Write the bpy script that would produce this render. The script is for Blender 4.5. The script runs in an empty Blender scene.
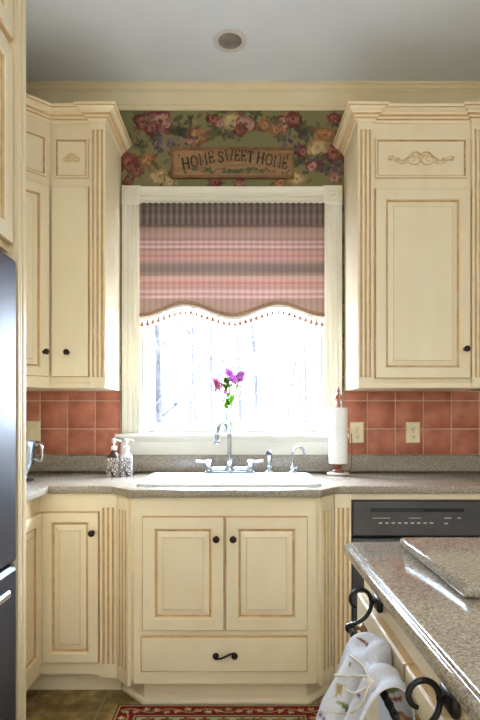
import bpy, bmesh, math, random
import numpy as np
from mathutils import Vector, Matrix
from mathutils.bvhtree import BVHTree

random.seed(11)
rng = np.random.default_rng(5)
PI = math.pi
sc = bpy.context.scene
COL = sc.collection

# ------------------------------------------------------------------ colours
def lin(c):
    c = c / 255.0
    return c / 12.92 if c <= 0.04045 else ((c + 0.055) / 1.055) ** 2.4
def L(r, g, b):
    return (lin(r), lin(g), lin(b), 1.0)

# ------------------------------------------------------------------ materials
def new_mat(name):
    m = bpy.data.materials.new(name)
    m.use_nodes = True
    nt = m.node_tree
    return m, nt, nt.nodes['Principled BSDF']

def noise_mat(name, c1, c2, scale=6.0, rough=0.5, detail=4.0, lo=0.35, hi=0.65,
              metallic=0.0, bump=0.0, spec=0.5, bump_scale=None, stretch=(1, 1, 1)):
    m, nt, b = new_mat(name)
    tc = nt.nodes.new('ShaderNodeTexCoord')
    mp = nt.nodes.new('ShaderNodeMapping')
    mp.inputs['Scale'].default_value = stretch
    n = nt.nodes.new('ShaderNodeTexNoise')
    n.inputs['Scale'].default_value = scale
    n.inputs['Detail'].default_value = detail
    r = nt.nodes.new('ShaderNodeValToRGB')
    r.color_ramp.elements[0].position = lo
    r.color_ramp.elements[0].color = c1
    r.color_ramp.elements[1].position = hi
    r.color_ramp.elements[1].color = c2
    nt.links.new(tc.outputs['Object'], mp.inputs['Vector'])
    nt.links.new(mp.outputs['Vector'], n.inputs['Vector'])
    nt.links.new(n.outputs['Fac'], r.inputs['Fac'])
    nt.links.new(r.outputs['Color'], b.inputs['Base Color'])
    b.inputs['Roughness'].default_value = rough
    b.inputs['Metallic'].default_value = metallic
    b.inputs['Specular IOR Level'].default_value = spec
    if bump > 0:
        n2 = n
        if bump_scale:
            n2 = nt.nodes.new('ShaderNodeTexNoise')
            n2.inputs['Scale'].default_value = bump_scale
            nt.links.new(mp.outputs['Vector'], n2.inputs['Vector'])
        bp = nt.nodes.new('ShaderNodeBump')
        bp.inputs['Strength'].default_value = bump
        bp.inputs['Distance'].default_value = 0.003
        nt.links.new(n2.outputs['Fac'], bp.inputs['Height'])
        nt.links.new(bp.outputs['Normal'], b.inputs['Normal'])
    return m

def attr_mat(name, rough=0.8, translucent=0.0, bump=0.0, spec=0.3):
    """colour comes from the mesh's own 'pattern' colour attribute (a woven / printed pattern)"""
    m, nt, b = new_mat(name)
    a = nt.nodes.new('ShaderNodeAttribute')
    a.attribute_name = 'pattern'
    tc = nt.nodes.new('ShaderNodeTexCoord')
    n = nt.nodes.new('ShaderNodeTexNoise')
    n.inputs['Scale'].default_value = 180
    mx = nt.nodes.new('ShaderNodeMix')
    mx.data_type = 'RGBA'
    mx.blend_type = 'MULTIPLY'
    mx.inputs[0].default_value = 0.25
    nt.links.new(tc.outputs['Object'], n.inputs['Vector'])
    nt.links.new(a.outputs['Color'], mx.inputs[6])
    nt.links.new(n.outputs['Fac'], mx.inputs[7])
    nt.links.new(mx.outputs[2], b.inputs['Base Color'])
    b.inputs['Roughness'].default_value = rough
    b.inputs['Specular IOR Level'].default_value = spec
    if bump:
        bp = nt.nodes.new('ShaderNodeBump')
        bp.inputs['Strength'].default_value = bump
        bp.inputs['Distance'].default_value = 0.002
        nt.links.new(n.outputs['Fac'], bp.inputs['Height'])
        nt.links.new(bp.outputs['Normal'], b.inputs['Normal'])
    if translucent:
        t = nt.nodes.new('ShaderNodeBsdfTranslucent')
        nt.links.new(mx.outputs[2], t.inputs['Color'])
        s = nt.nodes.new('ShaderNodeMixShader')
        s.inputs[0].default_value = translucent
        out = nt.nodes['Material Output']
        nt.links.new(b.outputs[0], s.inputs[1])
        nt.links.new(t.outputs[0], s.inputs[2])
        nt.links.new(s.outputs[0], out.inputs['Surface'])
    return m

def glass_mat(name, tint=(1, 1, 1, 1), fac=0.10):
    m, nt, b = new_mat(name)
    nt.nodes.remove(b)
    t = nt.nodes.new('ShaderNodeBsdfTransparent')
    t.inputs['Color'].default_value = tint
    g = nt.nodes.new('ShaderNodeBsdfGlossy')
    g.inputs['Roughness'].default_value = 0.02
    lw_ = nt.nodes.new('ShaderNodeLayerWeight'); lw_.inputs['Blend'].default_value = .5
    pw = nt.nodes.new('ShaderNodeMath'); pw.operation = 'POWER'; pw.inputs[1].default_value = 5.0
    fr = nt.nodes.new('ShaderNodeMath'); fr.operation = 'MULTIPLY_ADD'; fr.inputs[1].default_value = .85; fr.inputs[2].default_value = .035
    nt.links.new(lw_.outputs['Facing'], pw.inputs[0]); nt.links.new(pw.outputs[0], fr.inputs[0])
    s = nt.nodes.new('ShaderNodeMixShader')
    nt.links.new(fr.outputs[0], s.inputs[0])
    nt.links.new(t.outputs[0], s.inputs[1])
    nt.links.new(g.outputs[0], s.inputs[2])
    nt.links.new(s.outputs[0], nt.nodes['Material Output'].inputs['Surface'])
    return m

def stone_mat(name, stops, scale=210, rough=0.22, spec=0.5):
    m, nt, b = new_mat(name)
    tc = nt.nodes.new('ShaderNodeTexCoord')
    v = nt.nodes.new('ShaderNodeTexVoronoi')
    v.inputs['Scale'].default_value = scale
    n = nt.nodes.new('ShaderNodeTexNoise')
    n.inputs['Scale'].default_value = scale * 0.45
    n.inputs['Detail'].default_value = 3
    mx = nt.nodes.new('ShaderNodeMix')
    mx.data_type = 'FLOAT'
    mx.inputs[0].default_value = 0.55
    sep = nt.nodes.new('ShaderNodeSeparateColor')
    nt.links.new(tc.outputs['Object'], v.inputs['Vector'])
    nt.links.new(tc.outputs['Object'], n.inputs['Vector'])
    nt.links.new(v.outputs['Color'], sep.inputs[0])
    nt.links.new(sep.outputs[0], mx.inputs[2])
    nt.links.new(n.outputs['Fac'], mx.inputs[3])
    r = nt.nodes.new('ShaderNodeValToRGB')
    els = r.color_ramp.elements
    els[0].position, els[0].color = stops[0]
    els[1].position, els[1].color = stops[-1]
    for p, c in stops[1:-1]:
        e = els.new(p)
        e.color = c
    nt.links.new(mx.outputs[0], r.inputs['Fac'])
    nt.links.new(r.outputs['Color'], b.inputs['Base Color'])
    b.inputs['Roughness'].default_value = rough
    b.inputs['Specular IOR Level'].default_value = spec
    return m

M = {}
M['cream'] = noise_mat('cream_paint', L(236, 220, 186), L(240, 226, 194), 5, 0.38, stretch=(2, 2, .6))
M['glaze'] = noise_mat('brown_glaze', L(204, 168, 116), L(216, 184, 132), 30, 0.5)
M['glaze_dark'] = noise_mat('dark_brown_glaze', L(176, 138, 90), L(206, 172, 122), 30, 0.5)
M['trim'] = noise_mat('cream_trim', L(226, 221, 204), L(230, 226, 210), 5, 0.4)
M['crown'] = noise_mat('beige_crown_paint', L(222, 206, 170), L(227, 212, 178), 5, 0.45)
M['sash'] = noise_mat('white_sash_paint', L(206, 204, 196), L(212, 210, 203), 6, 0.4)
M['ceiling'] = noise_mat('ceiling_paint', L(230, 236, 248), L(234, 240, 250), 3, 0.9)
M['wall'] = noise_mat('wall_paint', L(120, 114, 74), L(126, 119, 78), 8, 0.8)
M['plain_wall'] = noise_mat('plain_wall_paint', L(214, 206, 184), L(218, 210, 190), 4, 0.85)
M['wallpaper'] = attr_mat('printed_wallpaper', 0.75)
M['stone'] = stone_mat('speckled_stone', [(0.20, L(106, 95, 82)), (0.42, L(142, 131, 115)), (0.60, L(160, 149, 132)), (0.82, L(188, 179, 163))], 360, 0.10)
M['tile'] = noise_mat('terracotta_tile', L(150, 80, 56), L(198, 122, 92), 11, 0.5, 6, 0.3, 0.72, bump=0.25)
M['grout'] = noise_mat('grout', L(206, 172, 146), L(216, 184, 158), 60, 0.9)
M['steel'] = noise_mat('chrome', L(188, 198, 212), L(202, 210, 222), 4, 0.10, metallic=1.0)
M['brushed'] = noise_mat('brushed_steel', L(190, 192, 196), L(205, 207, 210), 40, 0.25, metallic=1.0, stretch=(1, 1, .05))
M['fridge'] = noise_mat('dark_steel_skin', L(50, 50, 58), L(58, 58, 66), 60, 0.45, metallic=0.2, spec=0.25, stretch=(1, 1, .04))
M['black'] = noise_mat('black_plastic', L(24, 24, 26), L(32, 32, 34), 20, 0.3)
M['black_gloss'] = noise_mat('black_gloss', L(62, 62, 65), L(72, 71, 74), 12, 0.3)
M['slot'] = noise_mat('dark_recess', L(8, 8, 9), L(13, 13, 14), 20, 0.6)
M['grey_mark'] = noise_mat('grey_print', L(176, 176, 178), L(190, 190, 192), 20, 0.5)
M['bronze'] = noise_mat('oiled_bronze', L(38, 30, 26), L(62, 50, 42), 60, 0.35, metallic=0.7)
M['iron'] = noise_mat('black_wrought_iron', L(18, 18, 22), L(34, 34, 38), 60, 0.30, metallic=0.3)
M['copper'] = noise_mat('copper_knob', L(150, 108, 78), L(172, 128, 94), 60, 0.35, metallic=0.8)
M['porcelain'] = noise_mat('white_porcelain', L(238, 238, 238), L(244, 244, 244), 4, 0.12)
M['plate'] = noise_mat('ivory_plastic', L(222, 208, 166), L(228, 215, 176), 10, 0.4)
M['paper'] = noise_mat('paper_towel', L(238, 236, 232), L(246, 245, 242), 120, 0.95, bump=0.3)
M['redwood'] = noise_mat('reddish_wood', L(112, 58, 40), L(150, 84, 60), 30, 0.35, stretch=(3, 3, .6))
M['foot'] = noise_mat('pale_foot', L(196, 186, 178), L(216, 208, 200), 20, 0.4)
M['signwood'] = noise_mat('sign_wood', L(132, 96, 58), L(156, 118, 74), 14, 0.55, stretch=(.5, 3, 5))
M['signframe'] = noise_mat('sign_frame_wood', L(108, 72, 40), L(136, 94, 56), 20, 0.5)
M['letter'] = noise_mat('black_letter_paint', L(28, 26, 24), L(40, 36, 32), 20, 0.6)
M['leafpaint'] = noise_mat('green_leaf_paint', L(52, 70, 40), L(84, 96, 56), 60, 0.6)
M['floor'] = None
M['shade'] = attr_mat('striped_shade_cloth', 0.9, translucent=0.26, bump=0.2)
M['braid'] = noise_mat('brown_braid', L(128, 98, 78), L(160, 128, 104), 160, 0.9, bump=0.4)
M['fringe'] = noise_mat('white_fringe', L(226, 216, 206), L(240, 232, 224), 200, 0.9)
M['tassel'] = noise_mat('brown_tassel', L(134, 92, 68), L(164, 120, 92), 200, 0.9)
M['rug'] = attr_mat('woven_rug', 0.95, bump=0.6)
M['towel'] = attr_mat('embroidered_towel', 0.9, translucent=0.12, bump=0.2)
M['cord'] = noise_mat('natural_cord', L(206, 198, 178), L(222, 214, 196), 300, 0.9)
M['glass'] = glass_mat('window_glass')
M['vase_glass'] = glass_mat('vase_glass', (0.93, 0.97, 0.96, 1))
def translucent_mat(name, c1, c2):
    m = noise_mat(name, c1, c2, 60, 0.6); nt = m.node_tree; b = nt.nodes['Principled BSDF']
    t = nt.nodes.new('ShaderNodeBsdfTranslucent'); x = nt.nodes.new('ShaderNodeMixShader'); x.inputs[0].default_value = .75
    nt.links.new(b.inputs['Base Color'].links[0].from_socket, t.inputs['Color'])
    nt.links.new(b.outputs[0], x.inputs[1]); nt.links.new(t.outputs[0], x.inputs[2])
    nt.links.new(x.outputs[0], nt.nodes['Material Output'].inputs['Surface'])
    return m
M['stem'] = translucent_mat('flower_stem', L(86, 138, 58), L(122, 168, 78))
M['petal'] = translucent_mat('purple_petal', L(212, 146, 214), L(234, 184, 232))
M['petal2'] = translucent_mat('pink_petal', L(212, 136, 180), L(232, 172, 204))
M['leaf'] = translucent_mat('flower_leaf', L(96, 140, 44), L(150, 178, 70))
M['bark'] = noise_mat('pale_bark', L(84, 83, 88), L(108, 107, 112), 20, 0.9)
M['outdoor'] = noise_mat('pale_ground', L(196, 196, 200), L(214, 214, 218), 2, 0.95)
M['lens'] = noise_mat('lamp_lens', L(196, 200, 204), L(214, 216, 220), 30, 0.2, metallic=0.6)
M['lamp_can'] = noise_mat('lamp_can', L(150, 146, 140), L(164, 160, 154), 12, 0.35, metallic=0.4)
M['white_metal'] = noise_mat('white_trim_metal', L(214, 214, 218), L(222, 222, 226), 5, 0.4)
M['pump'] = noise_mat('white_pump', L(236, 232, 228), L(244, 240, 236), 20, 0.35)
M['dark_soap'] = noise_mat('dark_bottle', L(64, 46, 52), L(96, 70, 74), 20, 0.2)
M['island_steel'] = M['brushed']

def damask(name, light, dark, scale):
    m, nt, b = new_mat(name)
    tc = nt.nodes.new('ShaderNodeTexCoord')
    v = nt.nodes.new('ShaderNodeTexVoronoi')
    v.feature = 'DISTANCE_TO_EDGE'
    v.inputs['Scale'].default_value = scale
    mt0 = nt.nodes.new('ShaderNodeMath'); mt0.operation = 'MULTIPLY'; mt0.inputs[1].default_value = 24.0
    mt = nt.nodes.new('ShaderNodeMath'); mt.operation = 'SINE'
    r = nt.nodes.new('ShaderNodeValToRGB')
    r.color_ramp.interpolation = 'LINEAR'
    r.color_ramp.elements[0].position = 0.15
    r.color_ramp.elements[0].color = light
    r.color_ramp.elements[1].position = 0.45
    r.color_ramp.elements[1].color = dark
    nt.links.new(tc.outputs['Object'], v.inputs['Vector'])
    nt.links.new(v.outputs['Distance'], mt0.inputs[0])
    nt.links.new(mt0.outputs[0], mt.inputs[0])
    nt.links.new(mt.outputs[0], r.inputs['Fac'])
    nt.links.new(r.outputs['Color'], b.inputs['Base Color'])
    b.inputs['Roughness'].default_value = 0.25
    return m
M['damask_a'] = damask('dark_damask', L(224, 214, 206), L(54, 40, 44), 44)
M['damask_b'] = damask('white_damask', L(236, 232, 230), L(72, 64, 80), 44)

def slate_floor():
    m, nt, b = new_mat('slate_floor')
    tc = nt.nodes.new('ShaderNodeTexCoord')
    mp = nt.nodes.new('ShaderNodeMapping')
    mp.inputs['Location'].default_value = (-0.02, 0.10, 0)
    br = nt.nodes.new('ShaderNodeTexBrick')
    br.offset = 0.0
    br.inputs['Scale'].default_value = 1.0
    br.inputs['Mortar Size'].default_value = 0.004
    br.inputs['Brick Width'].default_value = 0.30
    br.inputs['Row Height'].default_value = 0.30
    n = nt.nodes.new('ShaderNodeTexNoise')
    n.inputs['Scale'].default_value = 13
    n.inputs['Detail'].default_value = 8
    r = nt.nodes.new('ShaderNodeValToRGB')
    r.color_ramp.elements[0].position = 0.32
    r.color_ramp.elements[0].color = L(100, 78, 48)
    r.color_ramp.elements[1].position = 0.68
    r.color_ramp.elements[1].color = L(186, 154, 98)
    e = r.color_ramp.elements.new(0.5)
    e.color = L(130, 110, 66)
    mx = nt.nodes.new('ShaderNodeMix')
    mx.data_type = 'RGBA'
    mx.inputs[7].default_value = L(150, 132, 104)
    nt.links.new(tc.outputs['Object'], mp.inputs['Vector'])
    nt.links.new(mp.outputs['Vector'], br.inputs['Vector'])
    nt.links.new(tc.outputs['Object'], n.inputs['Vector'])
    nt.links.new(n.outputs['Fac'], r.inputs['Fac'])
    nt.links.new(br.outputs['Fac'], mx.inputs[0])
    nt.links.new(r.outputs['Color'], mx.inputs[6])
    nt.links.new(mx.outputs[2], b.inputs['Base Color'])
    b.inputs['Roughness'].default_value = 0.4
    bp = nt.nodes.new('ShaderNodeBump')
    bp.inputs['Strength'].default_value = 0.3
    bp.inputs['Distance'].default_value = 0.003
    nt.links.new(n.outputs['Fac'], bp.inputs['Height'])
    nt.links.new(bp.outputs['Normal'], b.inputs['Normal'])
    return m
M['floor'] = slate_floor()

# ------------------------------------------------------------------ mesh builder
class MB:
    def __init__(s):
        s.v, s.f, s.m = [], [], []
    def face(s, idx, m=0):
        s.f.append(tuple(idx)); s.m.append(m)
    def quad(s, a, b, c, d, m=0):
        i = len(s.v); s.v += [a, b, c, d]; s.face((i, i+1, i+2, i+3), m)
    def box(s, x0, x1, y0, y1, z0, z1, m=0):
        i = len(s.v)
        s.v += [(x0,y0,z0),(x1,y0,z0),(x1,y1,z0),(x0,y1,z0),(x0,y0,z1),(x1,y0,z1),(x1,y1,z1),(x0,y1,z1)]
        for q in ((0,3,2,1),(4,5,6,7),(0,1,5,4),(1,2,6,5),(2,3,7,6),(3,0,4,7)):
            s.face([i+k for k in q], m)
        return s
    def rings(s, x0, x1, z0, z1, rr, back=0.0, cap_m=0, back_face=True):
        """front faces -y. rr = [(inset, y, material of the strip leading to this ring)]; first ring strip is the side from the back"""
        loops = []
        def loop(ins, y):
            i = len(s.v)
            s.v += [(x0+ins,y,z0+ins),(x1-ins,y,z0+ins),(x1-ins,y,z1-ins),(x0+ins,y,z1-ins)]
            return [i,i+1,i+2,i+3]
        prev = loop(rr[0][0], back)
        if back_face:
            s.face(prev[::-1], 0)
        for ins, y, m in rr:
            cur = loop(ins, y)
            for k in range(4):
                s.face((prev[k], prev[(k+1)%4], cur[(k+1)%4], cur[k]), m)
            prev = cur
        s.face(prev, cap_m)
        return s
    def prism(s, poly, z0, z1, m=0):
        n = len(poly); i = len(s.v)
        a = sum(poly[k][0]*poly[(k+1)%n][1]-poly[(k+1)%n][0]*poly[k][1] for k in range(n))
        if a < 0: poly = poly[::-1]
        s.v += [(p[0],p[1],z0) for p in poly] + [(p[0],p[1],z1) for p in poly]
        s.face([i+k for k in range(n)][::-1], m); s.face([i+n+k for k in range(n)], m)
        for k in range(n):
            s.face((i+k, i+(k+1)%n, i+n+(k+1)%n, i+n+k), m)
        return s
    def tube(s, pts, rad, seg=8, m=0, caps=True, square=False, twist=0.0, closed=False):
        pts = [Vector(p) for p in pts]; n = len(pts)
        rads = rad if isinstance(rad, (list, tuple)) else [rad]*n
        tang = []
        for k in range(n):
            a = pts[(k-1) % n] if closed else pts[max(k-1,0)]
            b = pts[(k+1) % n] if closed else pts[min(k+1,n-1)]
            t = (b-a)
            tang.append(t.normalized() if t.length > 1e-9 else Vector((0,0,1)))
        up = Vector((0,0,1)) if abs(tang[0].z) < .9 else Vector((1,0,0))
        nrm = (up - tang[0]*up.dot(tang[0])).normalized()
        base = len(s.v)
        for k in range(n):
            if k:
                nrm = (nrm - tang[k]*nrm.dot(tang[k]))
                nrm = nrm.normalized() if nrm.length > 1e-9 else tang[k].orthogonal().normalized()
            bi = tang[k].cross(nrm)
            for q in range(seg):
                a = 2*PI*q/seg + twist*k
                s.v.append(tuple(pts[k] + (nrm*math.cos(a)+bi*math.sin(a))*rads[k]))
        for k in range(n if closed else n-1):
            k2 = (k+1) % n
            for q in range(seg):
                s.face((base+k*seg+q, base+k*seg+(q+1)%seg, base+k2*seg+(q+1)%seg, base+k2*seg+q), m)
        if caps and not closed:
            s.face([base+q for q in range(seg)][::-1], m)
            s.face([base+(n-1)*seg+q for q in range(seg)], m)
        return s
    def lathe(s, prof, c=(0,0,0), axis='z', seg=24, m=0, mats=None):
        """prof = [(r, h)] from bottom to top"""
        base = len(s.v)
        def pt(r, h, a):
            x, y = r*math.cos(a), r*math.sin(a)
            if axis == 'z': return (c[0]+x, c[1]+y, c[2]+h)
            if axis == '-y': return (c[0]+x, c[1]-h, c[2]+y)
            if axis == 'x': return (c[0]+h, c[1]+x, c[2]+y)
        rows = []
        for r, h in prof:
            if r < 1e-6:
                s.v.append(pt(0, h, 0)); rows.append([len(s.v)-1])
            else:
                i = len(s.v)
                for q in range(seg): s.v.append(pt(r, h, 2*PI*q/seg))
                rows.append(list(range(i, i+seg)))
        for k in range(len(rows)-1):
            a, b = rows[k], rows[k+1]
            mm = mats[k] if mats else m
            for q in range(seg):
                q2 = (q+1) % seg
                if len(a) == 1 and len(b) == 1: continue
                if len(a) == 1: s.face((a[0], b[q2], b[q]), mm)
                elif len(b) == 1: s.face((a[q], a[q2], b[0]), mm)
                else: s.face((a[q], a[q2], b[q2], b[q]), mm)
        if len(rows[0]) > 1: s.face(rows[0][::-1], mats[0] if mats else m)
        if len(rows[-1]) > 1: s.face(rows[-1], mats[-1] if mats else m)
        return s
    def ball(s, c, rx, ry=None, rz=None, m=0, seg=12, rows=8, rot=None):
        ry = ry or rx; rz = rz or rx
        R = rot or Matrix.Identity(3)
        base = len(s.v); c = Vector(c)
        idx = []
        for k in range(rows+1):
            th = PI*k/rows
            if k in (0, rows):
                s.v.append(tuple(c + R @ Vector((0,0,rz*math.cos(th))))); idx.append([len(s.v)-1]); continue
            i = len(s.v)
            for q in range(seg):
                a = 2*PI*q/seg
                s.v.append(tuple(c + R @ Vector((rx*math.sin(th)*math.cos(a), ry*math.sin(th)*math.sin(a), rz*math.cos(th)))))
            idx.append(list(range(i, i+seg)))
        for k in range(rows):
            a, b = idx[k], idx[k+1]
            for q in range(seg):
                q2 = (q+1) % seg
                if len(a) == 1: s.face((a[0], b[q], b[q2]), m)
                elif len(b) == 1: s.face((a[q2], a[q], b[0]), m)
                else: s.face((a[q], b[q], b[q2], a[q2]), m)
        return s
    def sweep(s, path, prof, m=0, seg_from=0, seg_to=None, mats=None, closed_prof=False, caps=True):
        """path in XY, outward = to the right of the walking direction; prof = [(out, z)]; mitred corners"""
        P = [Vector((p[0], p[1])) for p in path]; n = len(P)
        seg_to = n-1 if seg_to is None else seg_to
        off = []
        for k in range(n):
            d0 = (P[k]-P[k-1]).normalized() if k > 0 else None
            d1 = (P[k+1]-P[k]).normalized() if k < n-1 else None
            n0 = Vector((d0.y,-d0.x)) if d0 else None
            n1 = Vector((d1.y,-d1.x)) if d1 else None
            if n0 is None: o = n1
            elif n1 is None: o = n0
            else:
                o = (n0+n1); o = o/ max(o.dot(n0), 1e-6) if o.length > 1e-6 else n0
            off.append(o)
        base = len(s.v); np_ = len(prof)
        for k in range(seg_from, seg_to+1):
            for o, z in prof:
                q = P[k] + off[k]*o
                s.v.append((q.x, q.y, z))
        cnt = seg_to-seg_from
        rng_ = range(np_ if closed_prof else np_-1)
        for k in range(cnt):
            for j in rng_:
                j2 = (j+1) % np_
                mm = mats[j] if mats else m
                s.face((base+k*np_+j, base+(k+1)*np_+j, base+(k+1)*np_+j2, base+k*np_+j2), mm)
        if caps:
            s.face([base+j for j in range(np_)], m)
            s.face([base+cnt*np_+j for j in range(np_)][::-1], m)
        return s
    def build(s, name, mats, parent=None, smooth=True, angle=32, bevel=0.0, recalc=True):
        me = bpy.data.meshes.new(name)
        me.from_pydata([tuple(v) for v in s.v], [], s.f)
        if not isinstance(mats, (list, tuple)): mats = [mats]
        for m in mats: me.materials.append(m)
        me.polygons.foreach_set('material_index', s.m)
        if recalc:
            bm = bmesh.new(); bm.from_mesh(me)
            bmesh.ops.recalc_face_normals(bm, faces=bm.faces)
            bm.to_mesh(me); bm.free()
        if smooth:
            me.polygons.foreach_set('use_smooth', [True]*len(me.polygons))
            me.set_sharp_from_angle(angle=math.radians(angle))
        o = bpy.data.objects.new(name, me); COL.objects.link(o)
        if parent: o.parent = parent
        if bevel:
            b = o.modifiers.new('bevel', 'BEVEL'); b.width = bevel; b.segments = 2
            b.limit_method = 'ANGLE'; b.angle_limit = math.radians(40)
        return o

def tag(o, label=None, cat=None, group=None, kind=None):
    if label: o['label'] = label
    if cat: o['category'] = cat
    if group: o['group'] = group
    if kind: o['kind'] = kind
    return o
def empty(name, loc=(0,0,0), rz=0.0):
    o = bpy.data.objects.new(name, None); COL.objects.link(o)
    o.location = loc; o.rotation_euler = (0,0,rz); o.empty_display_size = 0.1
    return o
def struct(o):
    o['kind'] = 'structure'; return o
def copy_tree(o, parent=None):
    c = o.copy(); COL.objects.link(c)
    if parent: c.parent = parent
    for ch in list(o.children): copy_tree(ch, c)
    return c
def spline(pts, n=8, closed=False):
    """Catmull-Rom through pts"""
    P = [Vector(p) for p in pts]; out = []
    N = len(P)
    for k in range(N if closed else N-1):
        if closed:
            a, b, c, d = P[(k-1)%N], P[k], P[(k+1)%N], P[(k+2)%N]
        else:
            a, b, c, d = P[max(k-1,0)], P[k], P[k+1], P[min(k+2,N-1)]
        for q in range(n):
            t = q/n
            out.append(0.5*((2*b)+(c-a)*t+(2*a-5*b+4*c-d)*t*t+(3*b-a-3*c+d)*t**3))
    if not closed: out.append(P[-1])
    return out

# ------------------------------------------------------------------ camera: 2.9 m from the window wall, eye height 1.21 m
CAM_D, CAM_Z, F = 2.9, 1.211, 540.0
cam_d = bpy.data.cameras.new('camera')
cam = bpy.data.objects.new('camera', cam_d); COL.objects.link(cam)
cam.location = (0, -CAM_D, CAM_Z); cam.rotation_euler = (PI/2, 0, 0)
cam_d.sensor_fit = 'VERTICAL'; cam_d.sensor_height = 36; cam_d.lens = F/720*36
cam_d.shift_y = 56/720
cam_d.clip_start = 0.02
sc.camera = cam

# ================================================================== ROOM
CEIL = 2.955
XL, XR, YB = -1.445, 2.7, -6.0
WX0, WX1, WZ0, WZ1 = -0.533, 0.448, 1.10, 2.34      # window opening
# back wall, 0.16 thick with a window hole
w = MB()
w.box(XL-.15, WX0, 0, .16, 0, CEIL); w.box(WX1, XR+.15, 0, .16, 0, CEIL)
w.box(WX0, WX1, 0, .16, 0, WZ0); w.box(WX0, WX1, 0, .16, WZ1, CEIL)
wall_back = struct(w.build('wall_back', M['wall'], smooth=False))
# openings added at far end and left admit fill light; headers keep it low
struct(MB().box(XL-.15, XL, -3.3, 0, 0, CEIL).box(XL-.15, XL, YB, -3.3, 2.25, CEIL).build('wall_left', M['plain_wall'], smooth=False))
struct(MB().box(XL-.15, XR+.15, YB-.15, YB, 2.3, CEIL).build('added_header', M['plain_wall'], smooth=False))  # unseen header added to block light from high up
struct(MB().box(XR, XR+.15, YB, 0, 0, CEIL).build('wall_right', M['plain_wall'], smooth=False))
struct(MB().box(XL-.15, XR+.15, YB, .16, -.1, 0).build('floor', M['floor'], smooth=False))
# ceiling with a hole for the recessed lamp
LX, LY, LR = -0.047, -0.39, 0.062
c = MB()
c.box(XL-.15, LX-.055, YB, .16, CEIL, CEIL+.12); c.box(LX+.055, XR+.15, YB, .16, CEIL, CEIL+.12)
c.box(LX-.055, LX+.055, YB, LY-.055, CEIL, CEIL+.12); c.box(LX-.055, LX+.055, LY+.055, .16, CEIL, CEIL+.12)
struct(c.build('ceiling', M['ceiling'], smooth=False))
# crown moulding on the back wall
CP = [(0, CEIL-.106), (.014, CEIL-.106), (.016, CEIL-.094), (.024, CEIL-.090), (.024, CEIL-.082), (.032, CEIL-.074), (.044, CEIL-.054), (.058, CEIL-.040),
      (.064, CEIL-.038), (.064, CEIL-.030), (.074, CEIL-.026), (.080, CEIL-.016), (.090, CEIL-.013), (.090, CEIL-.001), (0, CEIL-.001)]
struct(MB().sweep([(XL, 0), (XR, 0)], CP, closed_prof=True).build('trim_1', M['crown'], angle=20))

# ------------------------------------------------------------------ wallpaper print (grid mesh with its printed pattern)
def paint_grid(nx, nz, base):
    return np.tile(np.array(base[:3], dtype=float), (nz, nx, 1))
def ell(img, cx, cz, a, b, ang, col, sx, sz, alpha=1.0):
    """ellipse in metres on an image of sx, sz metres"""
    nz, nx = img.shape[:2]
    R = max(a, b)
    i0, i1 = int((cx-R)/sx*(nx-1)), int((cx+R)/sx*(nx-1))+2
    j0, j1 = int((cz-R)/sz*(nz-1)), int((cz+R)/sz*(nz-1))+2
    i0, j0, i1, j1 = max(i0,0), max(j0,0), min(i1,nx), min(j1,nz)
    if i0 >= i1 or j0 >= j1: return
    X, Z = np.meshgrid(np.arange(i0,i1)/(nx-1)*sx-cx, np.arange(j0,j1)/(nz-1)*sz-cz)
    u = X*math.cos(ang)+Z*math.sin(ang); v = -X*math.sin(ang)+Z*math.cos(ang)
    d = (u/a)**2+(v/b)**2
    k = (np.clip((1.15-d)/.3, 0, 1)*alpha)[..., None]
    img[j0:j1, i0:i1] = img[j0:j1, i0:i1]*(1-k)+np.array(col[:3])*k
def grid_mesh(name, nx, nz, fn, img, mat, parent=None, smooth=True, double=False):
    """fn(u,v)->xyz, colours from img as the 'pattern' attribute"""
    vs = [fn(i/(nx-1), j/(nz-1)) for j in range(nz) for i in range(nx)]
    fs = [(j*nx+i, j*nx+i+1, (j+1)*nx+i+1, (j+1)*nx+i) for j in range(nz-1) for i in range(nx-1)]
    me = bpy.data.meshes.new(name); me.from_pydata(vs, [], fs)
    at = me.color_attributes.new('pattern', 'FLOAT_COLOR', 'POINT')
    rgba = np.ones((nz*nx, 4), dtype=np.float32); rgba[:, :3] = img.reshape(-1, 3)
    at.data.foreach_set('color', rgba.ravel())
    me.materials.append(mat)
    if smooth: me.polygons.foreach_set('use_smooth', [True]*len(me.polygons))
    o = bpy.data.objects.new(name, me); COL.objects.link(o)
    if parent: o.parent = parent
    return o

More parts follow.
